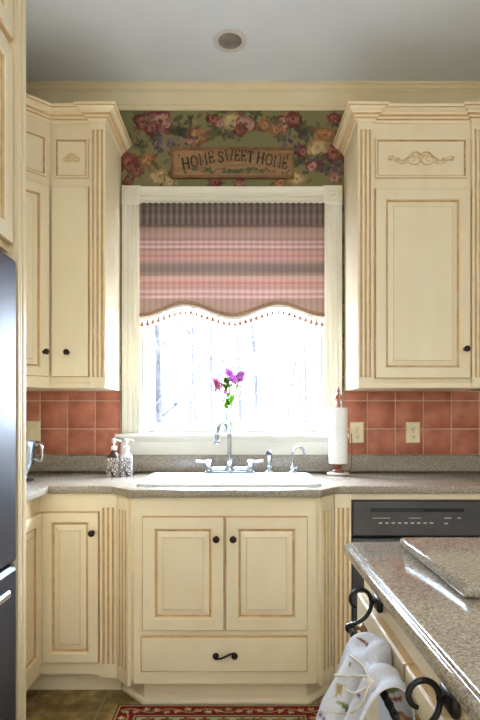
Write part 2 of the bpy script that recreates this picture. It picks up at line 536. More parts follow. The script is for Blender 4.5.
def jit(c, s=.18):
    k = 1+random.uniform(-s, s)
    return tuple(max(0, x*k*(1+random.uniform(-.08, .08))) for x in c[:3])
WPX0, WPX1, WPZ0, WPZ1 = -0.66, 0.58, 0.98, 2.90
sx, sz = WPX1-WPX0, WPZ1-WPZ0
nx, nz = 400, 560
img = paint_grid(nx, nz, L(130, 124, 84))
def blob(px, py, r, kind):
    s = CAM_D/F; r *= 1.15
    cx = (px-240)*s-WPX0; cz = CAM_Z+(416-py)*s-WPZ0; r *= s
    pal = {'red': (L(92, 40, 40), L(122, 56, 54), L(152, 92, 80)),
           'pink': (L(116, 54, 60), L(154, 98, 94), L(182, 142, 118)),
           'cream': (L(150, 120, 78), L(176, 148, 102), L(196, 172, 126)),
           'purple': (L(78, 64, 78), L(102, 84, 98), L(130, 110, 114)),
           'orange': (L(130, 80, 52), L(158, 104, 68), L(176, 128, 86)),
           'leaf': (L(58, 62, 46), L(72, 80, 54), L(94, 98, 62))}[kind]
    if kind not in ('leaf', 'purple'):
        for q in range(5):       # leaves and buds around each bloom
            a = random.uniform(0, 2*PI); d = random.uniform(.9, 1.35)*r
            ell(img, cx+d*math.cos(a), cz+d*math.sin(a), r*.42, r*.20, a+random.uniform(-.8,.8), jit(random.choice((L(66, 70, 48), L(92, 96, 60), L(110, 100, 64), pal[0]))), sx, sz, .75)
    if kind == 'leaf':
        for q in range(9):
            a = random.uniform(0, 2*PI); d = random.uniform(.2, .8)*r
            ell(img, cx+d*math.cos(a), cz+d*math.sin(a), r*.55, r*.26, a+random.uniform(-.6,.6), jit(random.choice(pal)), sx, sz, .9)
        return
    if kind == 'purple':
        for q in range(16):
            a = random.uniform(0, 2*PI); d = r*math.sqrt(random.random())
            ell(img, cx+d*math.cos(a), cz+d*math.sin(a), r*.26, r*.22, a, jit(random.choice(pal)), sx, sz, .9)
        return
    sq = random.uniform(.7, 1.0)
    for ring, (rr, sc_, cc) in enumerate(((.80, .40, 0), (.55, .34, 1), (.30, .30, 2))):
        n = (9, 8, 5)[ring]; a0 = random.uniform(0, 6)
        for q in range(n):
            a = a0+2*PI*q/n+random.uniform(-.2,.2)
            dd = rr*random.uniform(.75, 1.2)
            ell(img, cx+dd*r*math.cos(a), cz+dd*r*math.sin(a)*sq, r*sc_*random.uniform(.7, 1.2), r*sc_*.6, a+PI/2+random.uniform(-.7, .7), jit(pal[min(2, max(0, cc+random.choice((-1,0,0,1,1))))], .25), sx, sz, .85)
    ell(img, cx, cz, r*.16, r*.14, 0, jit(pal[0]), sx, sz)
for px, py, r, k in [(180,133,9,'leaf'),(214,134,8,'leaf'),(307,131,10,'leaf'),(271,122,6,'leaf'),(140,148,6,'leaf'),(322,166,8,'leaf'),
        (152,134,7,'leaf'),(228,134,6,'leaf'),(174,150,6,'leaf'),(256,114,6,'leaf'),(300,162,6,'leaf'),(190,122,5,'leaf'),(335,122,5,'leaf'),(128,140,5,'leaf'),
        (165,146,8,'purple'),(288,139,8,'purple'),(298,150,7,'purple'),(329,166,8,'purple'),(340,168,7,'purple'),(316,163,6,'purple'),(157,140,5,'purple'),
        (143,122,8,'red'),(160,121,12,'pink'),(152,128,7,'red'),(197,137,8,'orange'),(190,141,5,'pink'),(213,119,6,'red'),(220,124,5,'pink'),(233,121,10,'cream'),(246,124,9,'pink'),(240,130,6,'red'),
        (129,163,9,'red'),(137,171,6,'red'),(148,160,7,'orange'),(160,176,10,'cream'),(170,182,6,'cream'),(265,125,6,'orange'),(284,124,9,'pink'),(293,119,8,'red'),(276,130,6,'orange'),
        (303,152,6,'red'),(324,135,8,'orange'),(333,152,10,'red'),(318,147,9,'cream'),(340,141,7,'orange'),(312,166,6,'pink'),(297,179,8,'cream'),(334,118,6,'red'),(215,182,6,'red'),(240,183,5,'pink'),(280,183,6,'orange'),(128,182,5,'red'),(335,178,6,'pink')]:
    blob(px, py, r, k)
LF = ((180,133),(214,134),(307,131),(271,122),(140,148),(322,166),(152,134),(228,134),(174,150),(300,145),(335,160),(130,172),(160,168),(195,120),(285,135))
for k in range(90):
    bx, by = random.choice(LF); s_ = CAM_D/F
    px, py = bx+random.gauss(0, 9), by+random.gauss(0, 6)
    ell(img, (px-240)*s_-WPX0, CAM_Z+(416-py)*s_-WPZ0, .022*random.uniform(.5, 1), .009*random.uniform(.6, 1.2), random.uniform(0, PI), jit(random.choice((L(66, 70, 46), L(84, 86, 54), L(100, 72, 70), L(150, 128, 92), L(96, 50, 50), L(104, 86, 96)))), sx, sz, .6)
for py in range(205, 400, 34):
    for px in (343, 122):
        blob(px+random.uniform(-2,2), py, 6, random.choice(('red','leaf','purple','pink','leaf')))
grid_mesh('wallpaper', nx, nz, lambda u, v: (WPX0+u*sx, -.0012, WPZ0+v*sz), img, M['wallpaper'], wall_back)
# hole in front of the window opening
wp = bpy.data.objects['wallpaper']
bm = bmesh.new(); bm.from_mesh(wp.data)
kill = [f for f in bm.faces if WX0 < f.calc_center_median().x < WX1 and f.calc_center_median().z < WZ1 and f.calc_center_median().z > WZ0]
bmesh.ops.delete(bm, geom=kill, context='FACES'); bm.to_mesh(wp.data); bm.free()

# ------------------------------------------------------------------ window
win = struct(empty('window_1', ((WX0+WX1)/2, 0, WZ0)))
ox, oz = (WX0+WX1)/2, WZ0
def wb(mb):       # world coordinates -> window local
    mb.v = [(x-ox, y, z-oz) for x, y, z in mb.v]; return mb
CW = .094
# fluted side and head casings
def flat_fluted(mb, x0, x1, z0, z1, yb, yf, nfl, fw, depth, zmargin, vertical=True, mg=1, dark=1, backface=True):
    """board with round flutes cut in its front face (front = -y, at yf); flute faces use material mg"""
    N = 6
    cw = (x1-x0)/(nfl+.6) if nfl else 0
    def put(u, y, t):
        return (u, y, t)
    zs0, zs1 = z0+zmargin, z1-zmargin
    # columns
    xs = [x0]; fl = []
    for k in range(nfl):
        cx = (x0+x1)/2 + (k-(nfl-1)/2)*cw
        fl.append((cx-fw/2, cx+fw/2))
    q = lambda a, b, c_, d, m=0: mb.quad(a, b, c_, d, m)
    # plain ends
    q((x0,yf,z0),(x1,yf,z0),(x1,yf,zs0),(x0,yf,zs0)); q((x0,yf,zs1),(x1,yf,zs1),(x1,yf,z1),(x0,yf,z1))
    cur = x0
    for a, b in fl:
        q((cur,yf,zs0),(a,yf,zs0),(a,yf,zs1),(cur,yf,zs1))
        pts = [((a+b)/2-math.cos(PI*k/N)*fw/2, yf+math.sin(PI*k/N)*depth) for k in range(N+1)]
        for k in range(N):
            (xa, ya), (xb, yb_) = pts[k], pts[k+1]
            q((xa,ya,zs0),(xb,yb_,zs0),(xb,yb_,zs1),(xa,ya,zs1), mg)
        for zz, rev in ((zs0, False), (zs1, True)):
            i = len(mb.v); mb.v += [(x, y, zz) for x, y in pts]
            ids = [i+k for k in range(N+1)]
            mb.face(ids if not rev else ids[::-1], mg)
        cur = b
    q((cur,yf,zs0),(x1,yf,zs0),(x1,yf,zs1),(cur,yf,zs1))
    # sides / back
    q((x0,yb,z0),(x0,yf,z0),(x0,yf,z1),(x0,yb,z1)); q((x1,yf,z0),(x1,yb,z0),(x1,yb,z1),(x1,yf,z1))
    q((x0,yf,z1),(x1,yf,z1),(x1,yb,z1),(x0,yb,z1)); q((x0,yb,z0),(x1,yb,z0),(x1,yf,z0),(x0,yf,z0))
    if backface: q((x1,yb,z0),(x0,yb,z0),(x0,yb,z1),(x1,yb,z1))
    return mb
STOOL = 1.118
for sgn, xa in ((0, WX0-CW+.004), (1, WX1-.004)):
    mb = MB(); flat_fluted(mb, xa, xa+CW, STOOL, WZ1-.004, -.001, -.024, 3, .014, .005, 0.0, mg=0)
    mb.box(xa-.004 if sgn == 0 else xa+CW-.010, xa+.010 if sgn == 0 else xa+CW+.004, -.032, -.001, STOOL, WZ1-.004)
    wb(mb).build('side_casing', M['trim'], win, recalc=False)
mb = MB()
prof = [(-.001, 0), (-.024, 0), (-.024, .016), (-.018, .022), (-.024, .028), (-.024, .040), (-.018, .046), (-.024, .052), (-.024, .066), (-.030, .070), (-.034, .080), (-.034, CW), (-.001, CW)]
i0 = len(mb.v); x0, x1 = WX0, WX1
for x in (x0, x1):
    for y, z in prof: mb.v.append((x, y, WZ1-.004+z))
n = len(prof)
for k in range(n): mb.face((i0+k, i0+(k+1)%n, i0+n+(k+1)%n, i0+n+k))
wb(mb).build('head_casing', M['trim'], win)
for xa in (WX0-CW+.002, WX1-.002):
    mb = MB(); mb.rings(xa-.003, xa+CW+.003, WZ1-.006, WZ1+CW+.001, [(0, -.034, 0), (.004, -.036, 0)], back=-.001)
    cx, cz = xa+CW/2, WZ1+CW/2-.003
    mb.lathe([(.040, .036), (.040, .041), (.034, .043), (.030, .038), (.026, .038), (.022, .043), (.016, .044), (.011, .038), (.008, .038), (.005, .045), (0, .047)], (cx, 0, cz), '-y', 24)
    wb(mb).build('corner_block', M['trim'], win)
mb = MB()
mb.sweep([(WX0-.125, -.001), (WX1+.125, -.001)], [(0, STOOL-.026), (.052, STOOL-.026), (.062, STOOL-.020), (.064, STOOL-.010), (.058, STOOL-.002), (.050, STOOL), (0, STOOL)], closed_prof=True)
mb.box(WX0+.002, WX1-.002, -.002, .075, STOOL-.018, STOOL)
wb(mb).build('sill', M['trim'], win)
mb = MB(); mb.sweep([(WX0-.10, -.001), (WX1+.10, -.001)], [(0, 1.004), (.018, 1.004), (.022, 1.020), (.022, 1.072), (.030, 1.082), (.034, 1.0915), (0, 1.0915)], closed_prof=True)
wb(mb).build('apron', M['trim'], win)
# jamb liner and sashes
mb = MB()
mb.box(WX0, WX0+.020, 0, .16, STOOL, WZ1); mb.box(WX1-.020, WX1, 0, .16, STOOL, WZ1); mb.box(WX0+.020, WX1-.020, 0, .16, WZ1-.02, WZ1)
mb.box(WX0+.020, WX1-.020, .075, .16, WZ0+.001, STOOL+.004)
wb(mb).build('jamb', M['sash'], win)
SX0, SX1, MZ = WX0+.020, WX1-.020, 1.745
def sash(x0, x1, z0, z1, y0, y1, st, rb, rt):
    mb = MB(); mb.box(x0, x0+st, y0, y1, z0, z1); mb.box(x1-st, x1, y0, y1, z0, z1)
    mb.box(x0+st, x1-st, y0, y1, z0, z0+rb); mb.box(x0+st, x1-st, y0, y1, z1-rt, z1)
    s = wb(mb).build('sash', M['sash'], win, bevel=.003)
    mc = (x0+x1)/2
    wb(MB().box(mc-.0055, mc+.0055, y0+.012, y1-.012, z0+rb, z1-rt)).build('muntin', M['sash'], s)
    g = MB().box(x0+st-.004, x1-st+.004, (y0+y1)/2-.0015, (y0+y1)/2+.0015, z0+rb-.004, z1-rt+.004)
    wb(g).build('pane', M['glass'], s)
sash(SX0, SX1, STOOL+.004, MZ+.02, .078, .112, .034, .052, .036)
sash(SX0, SX1, MZ-.02, WZ1-.02, .118, .150, .034, .036, .045)
wb(MB().box(SX0, SX0+.012, .06, .078, STOOL, WZ1-.02).box(SX1-.012, SX1, .06, .078, STOOL, WZ1-.02)).build('sash_stop', M['sash'], win)

# ================================================================== CABINET PARTS
CR, GL, GD = 0, 1, 2
CAB = [M['cream'], M['glaze'], M['glaze_dark']]
KNOB = [(.0095, 0), (.0095, .003), (.005, .006), (.0045, .012), (.008, .016), (.0135, .021), (.0145, .026), (.012, .031), (.006, .0335), (0, .034)]
def knob(parent, x, z, y=0, mat=None, s=1.0):
    return MB().lathe([(r*s, h*s) for r, h in KNOB], (x, y, z), '-y', 16).build('knob', mat or M['bronze'], parent, angle=60)
def raised_door(parent, x0, x1, z0, z1, y=0.0, t=.019, stile=.055, name='door', flat=False):
    mb = MB()
    if flat:
        rr = [(0, y-t+.004, GL), (.003, y-t, GL)]
    else:
        rr = [(0, y-t+.004, GL), (.003, y-t, GL), (stile-.010, y-t, CR), (stile-.006, y-t+.004, CR), (stile-.001, y-t+.010, GL),
              (stile+.003, y-t+.011, GD), (stile+.026, y-t+.004, CR), (stile+.028, y-t+.002, GL)]
    mb.rings(x0, x1, z0, z1, rr, back=y-.0002)
    return mb.build(name, CAB, parent, angle=20)
def recess_panel(parent, x0, x1, z0, z1, y=0.0, name='frieze_panel'):
    """applied moulding frame around a flat sunk field"""
    mb = MB()
    mb.rings(x0, x1, z0, z1, [(0, y-.008, GL), (.003, y-.010, CR), (.009, y-.009, CR), (.013, y-.003, GD), (.016, y-.002, GL)], back=y-.0002)
    return mb.build(name, CAB, parent, angle=20)
def fluted(parent, x0, x1, z0, z1, yb=0.0, yf=-.016, n=3, fw=.0105, margin=.05, name='fluted_pilaster', local=None):
    mb = flat_fluted(MB(), x0, x1, z0, z1, yb, yf, n, fw, .006, margin, mg=GL)
    if local:
        mb.v = [tuple(local @ Vector(v)) for v in mb.v]
    return mb.build(name, CAB, parent, recalc=False)

# ------------------------------------------------------------------ WALL CABINETS
UZ0, UZ1 = 1.345, 2.63
UY = -.322
CRN = [(0, 2.606), (.006, 2.606), (.009, 2.617), (.019, 2.621), (.021, 2.628), (.032, 2.634), (.034, 2.642), (.046, 2.648), (.050, 2.656), (.058, 2.658), (.060, 2.668), (.052, 2.670), (0, 2.670)]
CRN_M = [0, 0, 1, 0, 1, 0, 0, 0, 1, 0, 0, 0, 0]
LXR = -.638           # right side of the left wall cabinet
JX = -.906            # joint between corner cabinet and the narrow one
PW = .074             # pilaster width
diag_p = (JX-.30, UY-.30)
left_path = [(diag_p[0], diag_p[1]), (JX, UY), (LXR-PW, UY), (LXR-PW, UY-.018), (LXR, UY-.018), (LXR, -.002)]
def loc(mb, o):
    mat = (Matrix.Translation(o.location) @ Matrix.Rotation(o.rotation_euler.z, 4, 'Z')).inverted()
    mb.v = [tuple(mat @ Vector(v)) for v in mb.v]; return mb

# narrow cabinet left of the window
cab = empty('wall_cabinet', (JX, UY, UZ0))
tag(cab, 'narrow cream wall cabinet left of the window with one flat plain door', 'cabinet')
wl = LXR-JX
mb = MB(); mb.box(.0005, wl, 0, -UY-.002, 0, UZ1-UZ0); mb.build('body', CAB, cab)
d = raised_door(cab, .012, wl-PW-.006, .052, .955, flat=True)
knob(d, .090, .052+.115, -.019)
fp = recess_panel(cab, .022, wl-PW-.010, 1.000, 1.190)
fluted(cab, wl-PW, wl, 0.0, 1.275, 0, -.018)
loc(MB().sweep(left_path, CRN, seg_from=1, mats=CRN_M, closed_prof=True), cab).build('crown', CAB, cab, angle=25)
loc(MB().sweep([(JX, UY), (LXR-PW, UY)], [(0, UZ0), (.010, UZ0), (.012, UZ0+.010), (.006, UZ0+.026), (0, UZ0+.028)], closed_prof=True), cab).build('light_rail', CAB, cab)

def scroll_applique(parent, cx, cz, wdt, hgt, y):
    """carved wooden scrollwork, symmetrical, one mesh"""
    mb = MB(); r = .0036*hgt/.075
    def T(pts, rad):
        for sg in (-1, 1):
            pp = [(cx+sg*a*wdt/2, y-.003, cz+b*hgt/2) for a, b in pts]
            pp = spline(pp, 6)
            mb.tube(pp, [rad*(1-.45*k/len(pp)) for k in range(len(pp))], 6)
    T([(0, -.2), (.10, -.75), (.28, -.7), (.40, -.25), (.30, .25), (.16, .15), (.18, -.2), (.27, -.2)], r*1.1)
    T([(0, .55), (.10, .95), (.26, .85), (.34, .45), (.45, .05), (.60, -.25), (.74, -.1), (.82, .3), (.94, .35), (.99, .05), (.90, -.1)], r*1.2)
    T([(.36, -.3), (.50, -.65), (.66, -.55), (.80, -.2), (.97, -.25)], r)
    T([(.04, .1), (.05, .5), (.13, .55), (.14, .25)], r)
    for sg in (-1, 1):
        for a, b, an in ((.08, .3, .6), (.47, -.25, -.5), (.66, .05, .5), (.88, -.02, .2), (.22, .55, .9)):
            mb.ball((cx+sg*a*wdt/2, y-.002, cz+b*hgt/2), .011*wdt/.33, .004, .005*hgt/.075, 0, 8, 6, Matrix.Rotation(-sg*an, 3, 'Y'))
    mb.ball((cx, y-.003, cz+.1*hgt/2), .008*hgt/.075, .005, .016*hgt/.075)
    # glaze settled in the lines behind the carving
    return mb.build('applique', [noise_applique], parent, angle=60)
noise_applique = noise_mat('glazed_carving', L(214, 184, 132), L(236, 214, 170), 40, 0.45)
def small_fan(parent, cx, cz, y):
    mb = MB()
    for k in range(-3, 4):
        a = k*.36
        mb.ball((cx+math.sin(a)*.020, y-.002, cz-.010+math.cos(a)*.022), .0052, .004, .015, 0, 8, 6, Matrix.Rotation(a, 3, 'Y'))
    for sg in (-1, 1):
        pp = spline([(cx, y-.003, cz-.010), (cx+sg*.016, y-.003, cz-.016), (cx+sg*.034, y-.003, cz-.010), (cx+sg*.037, y-.003, cz), (cx+sg*.030, y-.003, cz)], 5)
        mb.tube(pp, .0035, 6)
    return mb.build('applique', [noise_applique], parent, angle=60)
small_fan(fp, (.022+wl-PW-.010)/2, 1.095, -.002)

# corner cabinet (diagonal front)
s2 = math.sqrt(.5)
cc = empty('corner_wall_cabinet', (JX, UY, UZ0), PI/4)
tag(cc, 'cream corner wall cabinet with a slanted panelled door beside the tall refrigerator panel', 'cabinet')
mb = MB(); mb.prism([(JX-.0005, -.002), (JX-.0005, UY), (JX-.30, UY-.30), (XL+.002, UY-.30), (XL+.002, -.002)], UZ0, UZ1)
loc(mb, cc).build('body', CAB, cc)
dl = .30/s2
d = raised_door(cc, -dl+.020, -.012, .052, .955, stile=.052)
knob(d, -.040, .052+.115, -.019)
fp = recess_panel(cc, -dl+.026, -.022, 1.000, 1.190)
small_fan(fp, -dl/2, 1.095, -.002)
loc(MB().sweep(left_path, CRN, seg_from=0, seg_to=1, mats=CRN_M, closed_prof=True), cc).build('crown', CAB, cc, angle=25)

# right wall cabinet
RX0, RX1 = .5585, 1.175
rc = empty('wall_cabinet', (RX0, UY, UZ0))
tag(rc, 'wide cream wall cabinet right of the window with carved scroll above its panelled door', 'cabinet')
wr = RX1-RX0
MB().box(0, wr, 0, -UY-.002, 0, UZ1-UZ0).build('body', CAB, rc)
fluted(rc, 0, PW, 0, 1.275, 0, -.018); fluted(rc, wr-PW, wr, 0, 1.275, 0, -.018)
d = raised_door(rc, PW+.010, wr-PW-.008, .045, .945, stile=.058)
knob(d, wr-PW-.034, .045+.138, -.019)
fp = recess_panel(rc, PW+.012, wr-PW-.018, 1.000, 1.190)
scroll_applique(fp, wr/2-.004, 1.092, .320, .068, -.002)
rp = [(RX0, -.002), (RX0, UY-.018), (RX0+PW, UY-.018), (RX0+PW, UY), (RX1-PW, UY), (RX1-PW, UY-.018), (RX1, UY-.018), (RX1, -.002)]
rp2 = rp
mbx = MB().sweep(rp[::-1][::-1], CRN, mats=CRN_M, closed_prof=True)
# walking from the wall forward on the left side puts 'right of walking' inside, so mirror the walk
mbx = MB().sweep([(x, y) for x, y in rp], [(o, z) for o, z in CRN], mats=CRN_M, closed_prof=True)
loc(mbx, rc).build('crown', CAB, rc, angle=25)
loc(MB().sweep([(RX0+PW, UY), (RX1-PW, UY)], [(0, UZ0), (.010, UZ0), (.012, UZ0+.010), (.006, UZ0+.026), (0, UZ0+.028)], closed_prof=True), rc).build('light_rail', CAB, rc)

# ================================================================== BASE CABINETS
BY, SY = -.585, -.695      # faces of the regular and the sink cabinets
CT, CB = .914, .881
TZ = .105
LFX = -.858                # face of the left run
PX0, PX1 = -.596, -.524    # fluted strip of the left base cabinet
def ring_prism(mb, outer, inner, z0, z1, m=0):
    n = len(outer); i = len(mb.v)
    for P, z in ((outer, z0), (inner, z0), (outer, z1), (inner, z1)):
        mb.v += [(p[0], p[1], z) for p in P]
    for k in range(n):
        k2 = (k+1) % n
        mb.face((i+k, i+k2, i+n+k2, i+n+k), m); mb.face((i+2*n+k, i+2*n+k2, i+3*n+k2, i+3*n+k), m)
        mb.face((i+k, i+k2, i+2*n+k2, i+2*n+k), m); mb.face((i+n+k, i+n+k2, i+3*n+k2, i+3*n+k), m)
    return mb

# left run cabinet (seen at a slant beside the refrigerator panel)
lb = empty('base_cabinet', (LFX, -1.185, 0), PI/2)
tag(lb, 'cream base cabinet on the left wall run, its panelled door seen edge-on', 'cabinet')
lw = 1.185-.002+BY
mb = MB(); mb.box(0, lw, 0, .590, TZ, CB-.001); mb.build('body', CAB, lb)
MB().box(0, lw, .075, .590, .001, TZ).build('toe_kick', CAB, lb)
raised_door(lb, .03, lw-.024, .159, .802, stile=.058)
# front-facing cabinet in the corner
bc = empty('base_cabinet', (LFX, BY, 0))
tag(bc, 'cream corner base cabinet with one tall panelled door and fluted strip, left of the sink', 'cabinet')
wb_ = PX1-LFX
MB().box(-.59, wb_-.0005, .0, -BY-.002, TZ, CB-.001).build('body', CAB, bc)
MB().box(-.59, wb_-.0005, .072, -BY-.002, .001, TZ).build('toe_kick', CAB, bc)
d = raised_door(bc, .010, .256, .159, .802, stile=.052)
knob(d, .232, .716, -.019)
fluted(bc, PX0-LFX, wb_, TZ-.008, CB-.002, 0, -.018, margin=.058)

# sink cabinet with splayed fluted corners
SX0_, SX1_ = -.433, .310
RX = .402                  # where the right splay meets the wall line of cabinets
sk = empty('sink_cabinet', (SX0_, SY, 0))
tag(sk, 'wide cream sink base cabinet standing forward, with two panelled doors above one drawer', 'cabinet')
outer = [(PX1, -.002), (PX1, BY), (SX0_, SY), (SX1_, SY), (RX, BY), (RX, -.002)]
inner = [(PX1+.02, -.02), (PX1+.02, BY+.01), (SX0_+.012, SY+.02), (SX1_-.012, SY+.02), (RX-.02, BY+.01), (RX-.02, -.02)]
mb = ring_prism(MB(), outer, inner, .118, CB-.001)
mb.prism([(p[0], p[1]) for p in inner], .118, .136)
loc(mb, sk).build('body', CAB, sk)
to = .070
toe = [(PX1+.0, BY+to+.02), (PX1+.02, BY+to), (SX0_+.030, SY+to), (SX1_-.030, SY+to), (RX-.02, BY+to), (RX, BY+to+.02), (RX, -.01), (PX1, -.01)]
mb = MB(); mb.prism(toe, .001, .1175)
mb.sweep([(PX1+.010, BY+to-.001+.01), (PX1+.02, BY+to-.001), (SX0_+.030, SY+to-.001), (SX1_-.030, SY+to-.001), (RX-.02, BY+to-.001), (RX-.010, BY+to+.009)], [(0, .001), (.012, .001), (.012, .012), (.006, .020), (0, .024)], closed_prof=True)
loc(mb, sk).build('toe_kick', CAB, sk)
ws = SX1_-SX0_
d1 = raised_door(sk, .036, ws/2-.003, .341, .803, stile=.058); knob(d1, ws/2-.034, .716, -.019)
d2 = raised_door(sk, ws/2+.003, ws-.036, .341, .803, stile=.058); knob(d2, ws/2+.034, .716, -.019)
mb = MB(); mb.rings(.030, ws-.036, .174, .316, [(0, -.013, GL), (.004, -.018, GL), (.010, -.019, CR)], back=-.0002)
dr = mb.build('drawer', CAB, sk, angle=20)
# S-scroll drawer pull
mb = MB(); cx, cz, yy = ws/2+.002, .245, -.034
half = []
for k in range(30):
    t = k/29; a = -PI/2-2.6*PI*(1-t); rr = .003+.0095*t
    half.append((cx-.036+rr*math.cos(a), yy, cz+.001+rr*math.sin(a)))
half += [(cx-.020, yy-.003, cz-.0085), (cx-.008, yy-.005, cz-.004)]
other = [(2*cx-x, y, 2*cz-z) for x, y, z in half][::-1]
mb.tube(spline(half+other, 2), .0042, 8)
for sg in (-1, 1):
    mb.lathe([(.006, .019), (.004, .025), (.004, .036)], (cx+sg*.036, 0, cz-sg*.001), '-y', 10)
mb.build('handle', M['bronze'], dr, angle=60)
def splay(ax, ay, bx, by, name):
    ln = math.hypot(bx-ax, by-ay); an = math.atan2(by-ay, bx-ax)
    T = Matrix.Translation((ax-SX0_, ay-SY, 0)) @ Matrix.Rotation(an, 4, 'Z')
    mid = ln/2
    fluted(sk, mid-.046, mid+.046, .100, CB-.002, -.0003, -.015, margin=.06, name=name, local=T)
splay(PX1, BY, SX0_, SY, 'fluted_pilaster'); splay(SX1_, SY, RX, BY, 'fluted_pilaster')

# fluted filler strip between the sink cabinet and the dishwasher
DX0, DX1 = .477, 1.082
ff = empty('filler_panel', (RX+.0008, BY, 0))
tag(ff, 'cream fluted filler strip between sink cabinet and black dishwasher, with rail above it', 'panel')
wf = DX0-.002-RX-.0008
MB().box(0, wf, 0, .56, TZ, CB-.001).box(wf, wf+DX1-DX0+.03, .0, .02, .853, CB-.001).build('body', CAB, ff)
MB().box(0, wf, .072, .56, .001, TZ).build('toe_kick', CAB, ff)
fluted(ff, 0, wf-.002, TZ-.008, CB-.002, 0, -.018, margin=.058)
# base cabinet beyond the dishwasher
rb = empty('base_cabinet', (DX1+.032, BY, 0))
tag(rb, 'cream base cabinet right of the dishwasher, hidden behind the island', 'cabinet')
MB().box(0, .40, 0, .56, TZ, CB-.001).build('body', CAB, rb)
MB().box(0, .40, .072, .56, .001, TZ).build('toe_kick', CAB, rb)
d = raised_door(rb, .03, .37, .159, .802); knob(d, .06, .716, -.019)

# dishwasher
dw = empty('dishwasher', (DX0, BY, 0))
tag(dw, 'black built-in dishwasher under the counter, right of the sink cabinet', 'dishwasher')
W = DX1-DX0-.001
MB().box(.004, W-.004, .03, .55, .09, .850).build('body', M['black'], dw)
MB().rings(0, W, .11, .690, [(0, -.014, 0), (.006, -.020, 0)], back=.029).build('door', M['black_gloss'], dw, bevel=.002)
mb = MB(); mb.rings(0, W, .700, .850, [(0, -.018, 0), (.005, -.024, 0)], back=.029)
cp = mb.build('control_panel', M['black_gloss'], dw, bevel=.002)
MB().box(.078, W-.13, -.0262, -.0238, .804, .819).build('handle_slot', M['slot'], cp)
MB().box(.085, .30, -.0285, -.026, .806, .812).build('slot_lip', M['black'], cp)
for k in range(9):
    MB().box(.112+k*.027, .126+k*.027, -.0258, -.0238, .754, .760).build('button', M['grey_mark'], cp)
for a in ((.39, .42, .776, .780), (.39, .405, .752, .758), (.445, .46, .776, .780), (.24, .29, .7765, .779), (.085, .16, .7765, .779)):
    MB().box(a[0], a[1], -.0252, -.0238, a[2], a[3]).build('printed_mark', M['grey_mark'], cp)
MB().box(.004, W-.004, .04, .06, .004, .105).build('kick_plate', M['black'], dw)

# ================================================================== COUNTERTOP
def offset_poly(P, d):
    n = len(P); out = []
    for k in range(n):
        p0, p1, p2 = Vector(P[k-1]), Vector(P[k]), Vector(P[(k+1)%n])
        a = (p1-p0).normalized(); b = (p2-p1).normalized()
        na = Vector((-a.y, a.x)); nb = Vector((-b.y, b.x))
        o = na+nb; o = o/max(o.dot(na), 1e-6)
        out.append((p1.x+o.x*d, p1.y+o.y*d))
    return out
def slab(name, outline, prof, mat, hole=None, parent=None, angle=30):
    """outline counter-clockwise; prof = [(inset, z)] from the top edge down to the bottom edge"""
    a = sum(outline[k][0]*outline[(k+1)%len(outline)][1]-outline[(k+1)%len(outline)][0]*outline[k][1] for k in range(len(outline)))
    if a < 0: outline = outline[::-1]
    bm = bmesh.new(); n = len(outline); loops = []
    for ins, z in prof:
        loops.append([bm.verts.new((x, y, z)) for x, y in offset_poly(outline, ins)])
    for A, B in zip(loops, loops[1:]):
        for k in range(n): bm.faces.new((B[k], B[(k+1)%n], A[(k+1)%n], A[k]))
    hl = []
    if hole:
        for z in (prof[0][1], prof[-1][1]): hl.append([bm.verts.new((x, y, z)) for x, y in hole])
        h = len(hole)
        for k in range(h): bm.faces.new((hl[0][k], hl[0][(k+1)%h], hl[1][(k+1)%h], hl[1][k]))
    for j, Lp in ((0, loops[0]), (1, loops[-1])):
        edges = []
        rings = [Lp] + ([hl[j]] if hole else [])
        for R in rings:
            for k in range(len(R)):
                e = bm.edges.get((R[k], R[(k+1)%len(R)])) or bm.edges.new((R[k], R[(k+1)%len(R)]))
                edges.append(e)
        bmesh.ops.triangle_fill(bm, use_beauty=True, edges=edges)
    bmesh.ops.recalc_face_normals(bm, faces=bm.faces)
    me = bpy.data.meshes.new(name); bm.to_mesh(me); bm.free()
    me.materials.append(mat)
    me.polygons.foreach_set('use_smooth', [True]*len(me.polygons)); me.set_sharp_from_angle(angle=math.radians(angle))
    o = bpy.data.objects.new(name, me); COL.objects.link(o)
    if parent: o.parent = parent
    return o
SK = (-.440, .345, -.640, -.180)     # sink rim: x0, x1, front y, back y
hole = [(SK[0]+.02, SK[2]+.02), (SK[1]-.02, SK[2]+.02), (SK[1]-.02, SK[3]-.02), (SK[0]+.02, SK[3]-.02)]
cout = [(-.812, -1.185), (-.812, -.612), (-.545, -.612), (-.450, -.722), (.328, -.722), (.420, -.612), (1.55, -.612), (1.55, -.003), (XL+.003, -.003), (XL+.003, -1.185)]
ctop = empty('countertop', (0, 0, CT))
tag(ctop, 'speckled brown stone countertop running along the wall below the window', 'countertop')
o = slab('worktop', cout, [(.006, CT), (.002, CT-.002), (0, CT-.007), (0, CB+.007), (.002, CB+.002), (.006, CB)], M['stone'], hole, ctop)
o.location = (0, 0, -CT)
mb = MB(); mb.box(XL+.003, 1.55, -.023, -.003, CT+.0005, CT+.088)
mb.v = [(x, y, z-CT) for x, y, z in mb.v]
mb.build('upstand', M['stone'], ctop, bevel=.003)

